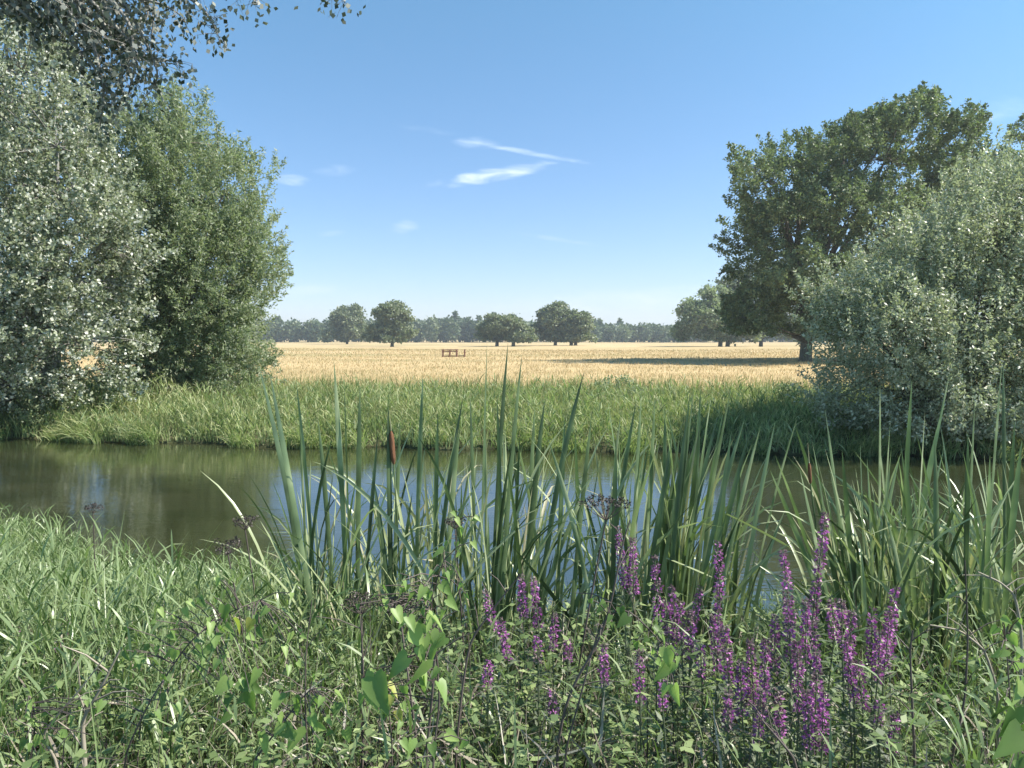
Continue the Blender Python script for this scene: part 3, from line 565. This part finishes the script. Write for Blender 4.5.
def cattail(bx, by, tips, nextra, hmax, label, group, spread=.28, head=None, lean=0.0, W=(.012, .023), old=.14):
    base = np.array([bx, by, float(gz(bx, by))-.03]); hmax = hmax-base[2]*.5; b_ = Buf(); ob = Buf()
    for tp in tips: aimed(b_, base+[R.normal()*.015, R.normal()*.015, 0], tp, R.uniform(-.05, .45), R.uniform(.021, .030), R.uniform(.2, .8))
    for _ in range(nextra):
        tgt = ob if R.random() < old else b_; b0 = base+[R.normal()*.03, R.normal()*.03, 0]; L_ = hmax*R.uniform(.5, 1.06); u_ = R.random()
        hd = (R.normal()*.9 if (R.random() < .62) == (lean >= 0) else PI+R.normal()*.9); Wl = R.uniform(*W)
        if u_ < .36: curved(tgt, b0, hd, abs(R.normal())*.11+.02, R.uniform(.05, .4), 2.5, L_, Wl, R.random())
        elif u_ < .66: curved(tgt, b0, hd, abs(R.normal())*.18+.04, R.uniform(.4, 1.1), 3, L_, Wl, R.random())
        elif u_ < .82: curved(tgt, b0, hd, R.uniform(.02, .2), R.uniform(1.0, 2.0), 4, L_, Wl, R.random())
        elif u_ < .92: curved(tgt, b0, hd, R.uniform(.3, .65), R.uniform(.0, .3), 2, L_*.85, Wl, R.random())
        else:
            k_ = b0+np.array([math.cos(hd)*.12*L_, math.sin(hd)*.1*L_, L_*R.uniform(.5, .75)]); aimed(tgt, b0, k_+[0, 0, .05], .2, Wl, R.random())
            e_ = k_+[R.choice([-1, 1])*R.uniform(.12, .38), R.normal()*.1, R.uniform(-.3, .08)]; aimed(tgt, k_+[0, 0, .04], e_, -.1, Wl*.8, R.random())
    if head is None and ob.n == 0:
        o = b_.build('cattail', M_cat, origin=base); tag(o, label, 'cattail', group); return o
    root = empty('cattail', base, label, 'cattail', group)
    b_.v = [v_-base for v_ in b_.v]; b_.build('leaves', M_cat, root)
    if ob.n: ob.v = [v_-base for v_ in ob.v]; ob.build('withered_leaves', M_catold, root)
    if head is not None:
        top, ln, rad = head; top = np.asarray(top)-base; ax = unit(np.array([R.normal()*.04-.09, 0, 1.])); bot = top-ax*ln
        s_ = Buf(); tube(s_, [np.zeros(3), bot*.5+[.02, 0, 0], bot, top, top+ax*.0], [.006, .005, .004, .003, .002], 6); s_.build('stem', M_cat, root)
        u_ = np.linspace(0, 1, 9); s_ = Buf(); tube(s_, bot+(top-bot)*u_[:, None], rad*np.array([.1, .8, 1, 1.02, 1, 1, .97, .8, .1]), 12); s_.build('seed_head', M_head, root, True)
        s_ = Buf(); tube(s_, [top, top+ax*.05, top+ax*.1], [.003, .002, .001], 5); s_.build('spike', M_catold, root)
    return root
LC = 'mid-height cattail of green sword leaves inside the centre clump before open water'
GC = 'cattails of the centre clump'
# aimed leaves: (tip px, tip py, base px, depth)
tall = [(259, 366, 322, 3.7), (270, 374, 330, 3.6), (296, 380, 318, 3.9), (334, 362, 345, 3.8), (344, 376, 350, 4.0), (360, 385, 352, 3.8), (378, 432, 350, 3.6), (423, 374, 415, 4.0), (400, 420, 392, 4.1), (463, 398, 425, 3.9),
        (487, 342, 480, 3.7), (508, 343, 490, 3.8), (522, 355, 495, 3.6), (470, 392, 478, 4.1), (497, 396, 500, 3.7), (545, 398, 520, 3.9), (584, 372, 530, 3.7), (535, 405, 528, 4.2), (460, 425, 440, 3.8), (565, 415, 550, 3.9), (592, 412, 560, 3.6),
        (636, 402, 600, 3.8), (655, 398, 640, 3.7), (665, 405, 665, 4.0), (616, 440, 620, 3.6), (731, 388, 672, 3.7), (712, 392, 680, 3.9), (745, 418, 690, 3.6), (690, 392, 668, 3.8), (750, 430, 690, 3.7), (608, 402, 640, 3.9), (725, 472, 715, 3.7), (740, 470, 738, 3.8), (700, 425, 655, 4.0), (318, 418, 335, 3.9), (388, 402, 392, 3.7), (438, 410, 430, 3.9), (575, 430, 585, 3.9), (505, 430, 515, 4.0), (650, 440, 612, 3.7)]
own = {259: 'leftmost cattail of the centre clump, its long blade leaning farthest left', 270: 'cattail leaning left just inside the outermost left blade', 296: 'short-bladed cattail between the left-leaning pair and the first upright blade', 334: 'cattail with the first tall upright blade from the left of the centre clump', 423: 'cattail with a lone blade rising left of the rail enclosure',
  487: 'tallest cattail blade, standing straight up right of the rail enclosure', 508: 'cattail with the second tallest upright blade, just right of the tallest', 522: 'cattail blade leaning right beside the two tallest ones', 584: 'cattail with a long dark blade leaning right over the meadow edge at centre', 636: 'cattail blade rising where the scrub plant stands on the far bank',
  731: 'rightmost tall cattail blade of the centre clump, tilted right', 750: 'cattail arching right over the open gap of water', 740: 'short cattail at the right end of the centre clump beside the water gap', 463: 'cattail blade pointing at the rail enclosure from below', 545: 'upright cattail blade midway between the tallest ones and the long dark leaning blade'}
for (tx, ty, bpx, Y) in tall:
    tp = at(tx, ty, Y); bx = at(bpx, 600, Y)[0]
    cattail(bx, Y, [tp], R.integers(4, 8), 1.85, own.get(tx, LC), GC, spread=.3)
for _ in range(38):
    bpx = R.uniform(280, 715); Y = R.uniform(3.6, 5.0)
    cattail(at(bpx, 600, Y)[0], Y, [], R.integers(7, 11), R.uniform(1.5, 2.0), LC, GC, spread=.3)
# the one with the brown head
for k in range(9):
    bpx = 630+k*8; Y = 3.6+.12*(k % 4); tx = bpx+R.uniform(10, 38)
    cattail(at(bpx, 600, Y)[0], Y, [at(tx, R.uniform(385, 450), Y), at(tx+R.uniform(5, 30), R.uniform(400, 470), Y)], 1, 1.8, 'cattail bending right at the right end of the centre clump', GC, spread=.3)
tp = at(391, 430, 3.7); cattail(at(402, 600, 3.7)[0], 3.7, [at(372, 470, 3.7)], 4, 1.3, 'cattail bearing one upright brown seed head above the water at centre left', None, head=(tp, .18, .0125))
LR = 'cattail of upright green leaves in the clump crowding the right side of the near bank'
GR = 'cattails of the right clump'
rt = [(795, 425, 862, 3.9), (775, 455, 850, 3.7), (812, 440, 850, 4.0), (825, 410, 858, 4.2), (880, 385, 885, 4.0), (912, 380, 900, 4.1), (860, 440, 872, 3.8), (945, 400, 900, 4.0), (950, 372, 905, 4.2), (975, 395, 960, 4.0), (1002, 362, 985, 3.6), (1003, 360, 1012, 3.8), (925, 410, 915, 3.8), (890, 425, 880, 3.6),
      (770, 470, 868, 3.6), (842, 450, 866, 3.6), (968, 430, 960, 3.6), (1015, 420, 1000, 3.9), (1022, 440, 1010, 3.5), (990, 455, 985, 3.4), (935, 440, 945, 3.5), (905, 450, 925, 3.6), (800, 470, 872, 3.5), (830, 470, 880, 3.9)]
ownr = {770: 'lowest left-leaning cattail at the left edge of the right clump', 775: 'left-leaning cattail reaching over the water gap from the right clump', 825: 'upright cattail near the left edge of the right clump against the sallow bush', 880: 'tall cattail of the right clump left of its middle, in front of the sallow bush',
  950: 'tall cattail standing right of the middle of the right clump', 1002: 'tallest cattail of the right clump, close to the right edge of the photo', 1022: 'cattail cut by the right edge of the photo'}
for (tx, ty, bpx, Y) in rt:
    tp = at(tx, ty, Y); bx = at(bpx, 600, Y)[0]
    cattail(bx, Y, [tp], R.integers(6, 10), 1.65, ownr.get(tx, LR), GR, spread=.28, lean=-.04, old=.1)
for _ in range(44):
    bpx = R.uniform(850, 1120); Y = R.uniform(3.3, 5.2)
    cattail(at(bpx, 600, Y)[0], Y, [], R.integers(7, 11), R.uniform(1.35, 1.8), LR, GR, spread=.22, lean=-.03, old=.1)
tp = at(809, 462, 3.8); cattail(at(842, 600, 3.8)[0], 3.8, [], 4, 1.1, 'cattail with a small rusty seed head at the left edge of the right clump', None, head=(tp, .12, .009))

# ------------------------------------------------------------ purple loosestrife
M_pet = leaf_mat('loosestrife_petal', [(.17, .13, .13), (.28, .10, .27), (.42, .13, .39), (.54, .22, .50)], trans=.3, rough=.5, tcol=(1.3, .8, 1.3), wscale=6)
M_faded = leaf_mat('loosestrife_calyx', [(.12, .06, .08), (.2, .1, .15), (.2, .19, .1)], trans=.2, wscale=6)
M_lst = leaf_mat('loosestrife_leaf', [(.10, .13, .08), (.16, .2, .11), (.23, .27, .16)], trans=.3, wscale=5)
def loosestrife(px, py, ln, Y, label, group, dx=0, wpx=12.5, faded=.3):
    top = at(px, py, Y); s = Y/F; L_ = ln*s
    bot = at(px+dx, py+ln, Y); g_ = bot[:2]+(bot[:2]-top[:2])*.5; base = np.array([g_[0], Y+R.uniform(-.05, .05), 0]); base[2] = float(gz(*base[:2]))-.02
    root = empty('purple_loosestrife', base, label, 'wildflower', group); rel = lambda q_: q_-base
    u_ = np.linspace(0, 1, 9)[:, None]; low = base*(1-u_)**2+2*((base+bot)/2+[R.normal()*.02, 0, 0])*u_*(1-u_)+bot*u_**2
    sb_ = Buf(); tube(sb_, rel(np.concatenate([low, [bot*.5+top*.5, top]])), list(np.linspace(.0035, .0025, 9))+[.002, .001], 5); sb_.build('stem', M_lst, root)
    # spike in whorls with gaps
    pb = Buf(); fb = Buf(); ax = top-bot; nw = max(int(L_/.013), 5)
    for k in range(nw):
        f_ = (k+.5)/nw
        c_ = bot+ax*f_; rad = wpx*.5*s*(1.0-.62*max(f_-.55, 0)/.45)*R.uniform(.65, 1.15); m_ = R.integers(16, 25) if R.random() > .1 else 5
        a_ = R.uniform(0, 2*PI, m_); o_ = np.stack([np.cos(a_), np.sin(a_), R.normal(size=m_)*.25], 1)
        P_ = rel(c_+o_*(rad*R.uniform(.3, .75, m_))[:, None]+[0, 0, 1]*R.normal(size=(m_, 1))*.004)
        fd = (R.random(m_) < faded) | (R.random() < faded*.5) | (f_ > .93)
        leafquads(pb, P_, o_+R.normal(size=(m_, 3))*.5, R.normal(size=(m_, 3)), R.uniform(.008, .015, m_), R.uniform(.004, .009, m_), np.where(fd, -.7, R.uniform(.2, 1, m_)))
    if pb.n: pb.build('flower_spike', M_pet, root)
    m_ = 70; j = R.uniform(.15, 1, m_); P_ = base*(1-j[:, None])+bot*j[:, None]; a_ = R.uniform(0, 2*PI, m_)
    D_ = np.stack([np.cos(a_), np.sin(a_), R.uniform(0, 1.1, m_)], 1); lb_ = Buf()
    leafquads(lb_, rel(P_), D_, np.stack([-np.cos(a_), -np.sin(a_), np.ones(m_)*1.4], 1), R.uniform(.03, .065, m_), R.uniform(.009, .015, m_), R.random(m_), .15)
    lb_.build('leaves', M_lst, root)
GL = 'purple loosestrife in the dense right-hand patch'; LL_ = 'purple loosestrife spike in the dense patch below the right-hand cattails'
for q in [(783, 550, 75, 2.3, 8), (825, 512, 58, 2.35, -6), (818, 565, 60, 2.35, -6), (806, 600, 60, 2.2, 0), (766, 638, 60, 2.1, -2), (750, 640, 66, 2.15, 4), (778, 690, 50, 2.0, 2), (797, 640, 70, 2.1, 2), (817, 650, 80, 2.05, -2), (832, 600, 40, 2.4, 2), (852, 610, 70, 2.2, -4),
          (846, 640, 60, 2.1, 8), (872, 608, 60, 2.25, 0), (880, 630, 50, 2.2, -2), (896, 585, 72, 2.3, -8), (890, 612, 60, 2.25, -6), (806, 690, 60, 1.95, 4), (787, 600, 60, 2.2, 4), (824, 690, 60, 1.95, -2), (762, 690, 50, 2.0, -4), (858, 660, 50, 2.1, 5), (775, 615, 60, 2.3, 0), (812, 620, 50, 2.3, 3), (740, 660, 55, 2.1, 2), (842,600,50,2.3,0)]:
    loosestrife(q[0], q[1], q[2], q[3], {825: 'tallest purple loosestrife spike, rising above the dense right-hand patch', 783: 'second tallest loosestrife spike, at the left of the dense right-hand patch', 896: 'loosestrife spike standing at the right end of the dense right-hand patch', 740: 'loosestrife spike at the left end of the dense right-hand patch'}.get(q[0], LL_), GL, q[4])
GM = 'purple loosestrife in the loose middle patch'; LM = 'purple loosestrife spike in the loose patch in front of the centre cattails'
for q in [(655, 556, 66, 2.4, 4), (671, 585, 55, 2.45, 6), (680, 600, 56, 2.4, 2), (700, 588, 45, 2.6, -8), (690, 610, 50, 2.4, 2), (666, 600, 55, 2.4, 4), (712, 615, 60, 2.3, 6), (725, 625, 60, 2.2, 4), (718, 600, 50, 2.4, 0), (640, 650, 50, 2.2, 0), (604, 645, 40, 2.2, 0), (728, 690, 40, 2.0, 0), (700, 640, 40, 2.3, 2), (663, 680, 30, 2.1, 0)]:
    loosestrife(q[0], q[1], q[2], q[3], LM, GM, q[4], wpx=11, faded=.4)
for (a, c, ln, Y, dx, lab) in [(618, 527, 62, 2.7, 6, 'left of the two pink-purple loosestrife spikes standing under the large dark seed umbel'), (632, 537, 58, 2.7, 2, 'right of the two pink-purple loosestrife spikes standing under the large dark seed umbel'), (718, 540, 58, 2.6, 2, 'lone purple loosestrife spike reaching up at the right end of the centre cattails'),
        (521, 575, 44, 2.7, 3, 'left of the twin pink loosestrife spikes low in front of the cattails'), (533, 577, 52, 2.7, 6, 'right of the twin pink loosestrife spikes low in front of the cattails'), (484, 590, 40, 2.6, 12, 'left-leaning pink loosestrife spike, farthest left at mid frame'), (500, 618, 42, 2.5, 8, 'short pink loosestrife spike just below the left-leaning one'),
        (555, 614, 36, 2.6, -2, 'short pink loosestrife spike right of the twin spikes'), (537, 636, 26, 2.5, 1, 'stubby purple loosestrife spike beneath the twin spikes'), (568, 638, 24, 2.6, 0, 'faded pink loosestrife spike beside the dark bent stalk'), (553, 690, 26, 2.2, 0, 'low purple loosestrife spike near the bottom centre'), (488, 660, 26, 2.4, 0, 'faded low loosestrife spike left of bottom centre'),
        (880, 700, 26, 2.1, -3, 'small purple loosestrife spike low on the right, upper of two'), (896, 712, 40, 2.1, -4, 'small purple loosestrife spike low on the right, lower of two'),
        (15, 626, 16, 3.2, 0, 'tiny purple flower spike in the grass at the left edge'), (66, 617, 16, 3.2, 0, 'tiny purple flower spike in the left grass, highest of three'), (58, 640, 24, 3.0, 0, 'tiny purple flower spike in the left grass, lowest of three')]:
    loosestrife(a, c, ln, Y, lab, None, dx, wpx=11, faded=.3)

# ------------------------------------------------------------ seed umbels
def umbel(px, py, Y, rpx, bpx, label, nray=12, tilt=0):
    c_ = at(px, py+rpx*.9, Y); s = Y/F; rad = rpx*s; base = at(bpx, 700, Y); base[2] = float(gz(base[0], Y))-.02; rel = lambda q_: np.asarray(q_)-base
    root = empty('seed_umbel', base, label, 'dried plant')
    sb_ = Buf(); u_ = np.linspace(0, 1, 8)[:, None]; mid = (base+c_)/2+[(c_[0]-base[0])*-.15, 0, 0]; tube(sb_, rel(base*(1-u_)**2+2*mid*u_*(1-u_)+c_*u_**2), np.linspace(.006, .003, 8), 6); sb_.build('stem', M_brown, root)
    rb = Buf(); hb = Buf()
    for k in range(nray):
        a_ = k*2.4; r_ = rad*math.sqrt((k+.5)/nray); e_ = c_+[r_*math.cos(a_), r_*math.sin(a_), rad*.9-.25*r_+R.normal()*.006]
        tube(rb, rel([c_, (c_+e_)/2-[0, 0, .006], e_]), [.0016, .0013, .001], 4)
        m_ = 26; d_ = unit(R.normal(size=(m_, 3))); leafquads(hb, rel(e_+d_*[.008, .008, .006]*(.5+R.random((m_, 1)))), d_, R.normal(size=(m_, 3)), .009, .006, R.random(m_))
    rb.build('rays', M_brown, root); hb.build('seeds', M_seed, root)
M_seed = leaf_mat('umbel_seed', [(.03, .022, .02), (.055, .04, .035), (.1, .075, .06)], trans=0, wscale=5)
umbel(606, 497, 2.9, 26, 560, 'largest dark seed umbel, standing above the centre loosestrife against the water', 20)
umbel(245, 518, 3.3, 13, 275, 'dark seed umbel at the water edge left of the cattails, upper of the left pair')
umbel(228, 541, 3.1, 15, 262, 'dark seed umbel at the water edge left of the cattails, lower of the left pair')
umbel(362, 596, 2.6, 20, 360, 'wide dark seed umbel with bare rays below the left cattails', 16)
umbel(400, 600, 2.2, 18, 432, 'dark seed umbel tangled with heart-shaped bindweed leaves')
umbel(455, 520, 3.4, 10, 470, 'small seed umbel among the cattail stems at centre left')
umbel(93, 505, 4.6, 9, 100, 'small brown seed umbel in the grass by the left water edge')

# ------------------------------------------------------------ bent stalks
def stalk(pts, Y, label, rad=.005, mat=None, sides=()):
    P_ = np.array([at(a, c, Y+k) for (a, c, k) in [(q_+(0,))[:3] for q_ in pts]]); base = P_[0].copy(); base[2] = float(gz(base[0], base[1])); P_ = np.concatenate([[base], P_])
    u_ = np.linspace(0, len(P_)-1, 30); Q_ = np.stack([np.interp(u_, np.arange(len(P_)), P_[:, j]) for j in range(3)], 1)
    for _ in range(3): Q_[1:-1] = (Q_[:-2]+2*Q_[1:-1]+Q_[2:])/4
    b_ = Buf(); tube(b_, Q_, np.linspace(rad, rad*.35, 30), 6)
    for k in range(7, 28, 3):
        e_ = Q_[k]+[R.normal()*.06, R.normal()*.03, R.uniform(.02, .09)]; tube(b_, [Q_[k], (Q_[k]+e_)/2+[0, 0, .01], e_], [rad*.4, rad*.3, rad*.15], 4)
    o = b_.build('dead_stalk', mat or M_brown, origin=base); tag(o, label, 'dried plant')
stalk([(556, 745), (570, 690), (600, 640), (612, 600), (622, 545), (630, 520)], 2.1, 'long dark bent stalk rising left of the middle loosestrife')
stalk([(455, 760), (462, 690), (470, 640), (500, 600), (520, 575)], 2.2, 'dark stalk leaning right beside the bindweed')
stalk([(425, 765), (432, 700), (436, 640), (425, 600), (412, 588)], 1.9, 'dark stalk that the bindweed climbs at centre left')
stalk([(362, 765), (364, 690), (362, 640), (360, 615)], 2.3, 'straight dark stalk under the wide bare seed umbel')
stalk([(308, 765), (305, 700), (306, 650), (312, 600)], 2.2, 'reddish-brown upright stalk at lower left centre', .004)
stalk([(60, 765), (40, 735), (80, 690), (110, 650)], 1.7, 'pale crossed stalk at the lower left corner, thinner one', .004, M_straw)
stalk([(85, 765), (82, 720), (100, 690), (120, 650)], 1.75, 'pale thick dead stalk at the lower left corner', .007, M_straw)
stalk([(800, 765), (775, 735), (762, 720), (750, 705)], 1.7, 'short brown twig leaning left below the loosestrife', .004)
stalk([(915, 765), (912, 700), (910, 650), (913, 630)], 2.1, 'straight brown stalk rising from the grass right of the loosestrife')
stalk([(950, 765), (965, 700), (968, 640), (965, 560)], 2.2, 'dark stalk curving up through the right grass')
stalk([(1000, 700), (985, 650), (960, 630), (930, 625)], 2.3, 'pale pinkish grass head arching left in the right grass, lower one', .006, M_straw)
stalk([(1023, 640), (1015, 595), (1000, 582), (978, 572)], 2.4, 'pale pinkish grass head arching left at the right edge, upper one', .006, M_straw)

# ------------------------------------------------------------ climbing and broad leaves
M_bind = leaf_mat('bindweed_leaf', [(.11, .20, .035), (.21, .34, .06), (.33, .45, .10)], back=(.17, .25, .09), trans=.45, rough=.45, spec=.4, wscale=7)
M_yellow = leaf_mat('yellow_leaf', [(.30, .36, .07), (.42, .42, .12)], trans=.4, wscale=4)
HEART = np.array([(0, .03), (.15, -.06), (.38, -.05), (.44, .14), (.34, .42), (.16, .74), (0, 1.0), (-.19, .70), (-.36, .38), (-.46, .12), (-.34, -.09), (-.14, -.07)])
def heart(buf, P, D, Nn, L_, W_, rnd):
    D = unit(np.asarray(D, float)); S = unit(np.cross(D, Nn)); N_ = np.cross(S, D)
    pts = HEART; fold = np.abs(pts[:, 0])*.35; bend = pts[:, 1]**2*.22
    V_ = P+S*(pts[:, 0:1]*W_)+D*(pts[:, 1:2]*L_)+N_*(fold[:, None]*W_-bend[:, None]*L_)
    m1 = P+D*L_*.38-N_*.22*.14*L_
    V_ = np.vstack([V_, m1]); q = [(0, 1, 2, 12), (12, 2, 3, 4), (12, 4, 5, 6), (12, 6, 7, 8), (12, 8, 9, 10), (12, 10, 11, 0)]
    buf.add(V_, q, rnd, 0.5)
def vine(name, label, cat, path, Y, leaves, size=.055, mat=None, rad=.002, yellow=()):
    P_ = np.array([at(a, c, Y) for a, c in path]); base = P_[0].copy(); base[2] = float(gz(base[0], base[1])); root = empty(name, base, label, cat)
    full = np.concatenate([[base], P_]); u_ = np.linspace(0, len(full)-1, 26); Q_ = np.stack([np.interp(u_, np.arange(len(full)), full[:, j]) for j in range(3)], 1)
    for _ in range(2): Q_[1:-1] = (Q_[:-2]+2*Q_[1:-1]+Q_[2:])/4
    sb_ = Buf(); tube(sb_, Q_-base, np.linspace(rad*1.5, rad*.6, 26), 5); lb_ = Buf(); yb = Buf()
    leaves = list(leaves)+[(a+R.normal()*14, c+R.normal()*14, sz*R.uniform(.45, .8)) for (a, c, sz) in leaves for _ in range(2)]
    for i, (a, c, sz) in enumerate(leaves):
        p_ = at(a, c-sz*.3, Y-.04+R.normal()*.03); j = np.linalg.norm(Q_-p_, axis=1).argmin()
        if np.linalg.norm(Q_[j]-p_) > .005: tube(sb_, np.array([Q_[j], (Q_[j]+p_)/2+[0, 0, .01], p_])-base, [rad*.7, rad*.6, rad*.5], 4)
        L_ = sz*Y/F*.85; heart(yb if i in yellow else lb_, p_-base, [R.normal()*.8, R.normal()*.5-.3, -1], unit(np.array([R.normal()*.8+.3, -.7+R.normal()*.5, .9])), L_, L_*R.uniform(.62, .8), R.random())
    sb_.build('vine_stem', M_brown, root); lb_.build('leaves', mat or M_bind, root)
    if yb.n: yb.build('yellow_leaves', M_yellow, root)
vine('bindweed', 'bright green bindweed with large arrow-shaped leaves climbing a dark stalk at centre left', 'climbing plant', [(432, 765), (440, 700), (436, 650), (430, 600), (444, 560)], 1.6,
     [(444, 556, 20), (450, 575, 18), (441, 590, 22), (447, 605, 20), (410, 600, 26), (400, 592, 18), (424, 592, 18), (428, 622, 28), (410, 640, 34), (422, 645, 30), (440, 640, 26), (408, 668, 36), (425, 672, 38), (445, 615, 16), (374, 690, 46), (366, 700, 24), (438, 690, 28), (395, 615, 22), (446, 740, 24), (412, 745, 20), (385, 590, 14)])
vine('bindweed', 'small bindweed shoot of round leaves hanging across the middle loosestrife', 'climbing plant', [(560, 765), (580, 700), (600, 620), (625, 606), (650, 630), (668, 650), (672, 700)], 1.8,
     [(606, 610, 18), (620, 612, 16), (628, 622, 20), (654, 632, 18), (662, 640, 18), (666, 655, 26), (667, 672, 26), (674, 692, 24), (600, 640, 10)])
vine('bramble', 'leafy bramble with green and a few yellow leaves at lower left', 'climbing plant', [(120, 765), (150, 700), (190, 640), (230, 612), (260, 600)], 1.9,
     [(225, 612, 24), (233, 625, 24), (252, 624, 18), (258, 632, 18), (247, 640, 16), (205, 640, 22), (212, 655, 22), (195, 655, 20), (185, 612, 14), (200, 602, 16), (170, 635, 18), (240, 690, 34), (232, 702, 26), (250, 700, 26), (160, 700, 22), (105, 690, 14), (103, 705, 16), (138, 660, 18), (150, 650, 16), (188, 605, 14), (225, 670, 22), (215, 640, 20), (176, 655, 18), (125, 655, 16), (268, 612, 14), (290, 638, 18), (284, 650, 16)], yellow=(1, 2, 15))
vine('bramble', 'low bramble of dull green leaves left of the climbing bindweed', 'climbing plant', [(250, 765), (270, 740), (300, 700), (310, 690)], 1.65,
     [(300, 712, 30), (310, 722, 22), (296, 740, 36), (280, 735, 24), (320, 700, 20), (262, 745, 24), (335, 700, 24), (320, 745, 18), (345, 735, 20), (280, 700, 22)])
vine('nettle', 'yellowish leafy plant in the lower centre undergrowth', 'plant', [(392, 765), (392, 740), (388, 705), (390, 690)], 2.0, [(388, 690, 20), (392, 702, 22), (398, 716, 18), (384, 712, 16), (378, 700, 14)], yellow=(0, 1, 2))
vine('broad_leaf_plant', 'big pale green dock leaves cut off by the lower right corner', 'plant', [(1030, 765), (1015, 740), (1010, 700), (1006, 640)], 1.6,
     [(1008, 632, 22), (1016, 660, 30), (1020, 690, 34), (1016, 720, 44), (1022, 745, 50), (1002, 622, 16), (1010, 640, 20), (1022, 765, 40), (1006, 655, 20)])
vine('bindweed', 'pale round-leaved shoot at the lower left corner', 'climbing plant', [(30, 765), (35, 730), (30, 700)], 1.7, [(30, 728, 18), (26, 745, 20), (40, 740, 16), (60, 735, 16), (48, 716, 12), (75, 720, 14), (28, 705, 12), (95, 712, 14)])
vine('bindweed', 'round-leaved climbing shoot between the cattail stems at centre left', 'climbing plant', [(470, 640), (458, 590), (455, 550), (458, 520)], 3.2, [(456, 522, 12), (463, 532, 14), (452, 515, 10), (457, 545, 10)])

# ------------------------------------------------------------ haze
me = bpy.data.meshes.new('haze'); x0, x1, y0, y1, z0, z1 = -1850, 1850, -40, 2700, -4.5, 40
me.from_pydata([(x0, y0, z0), (x1, y0, z0), (x1, y1, z0), (x0, y1, z0), (x0, y0, z1), (x1, y0, z1), (x1, y1, z1), (x0, y1, z1)], [], [(0, 3, 2, 1), (4, 5, 6, 7), (0, 1, 5, 4), (1, 2, 6, 5), (2, 3, 7, 6), (3, 0, 4, 7)])
m, t = new_mat('summer_haze'); o_ = t.nodes.new('ShaderNodeOutputMaterial'); v_ = t.nodes.new('ShaderNodeVolumePrincipled')
v_.inputs['Color'].default_value = (.88, .94, 1, 1); v_.inputs['Density'].default_value = .00045; v_.inputs['Anisotropy'].default_value = .2
t.links.new(v_.outputs[0], o_.inputs['Volume']); me.materials.append(m)
hz = bpy.data.objects.new('haze', me); COL.objects.link(hz); tag(hz, 'thin pale summer haze over the meadow', None, None, 'stuff')
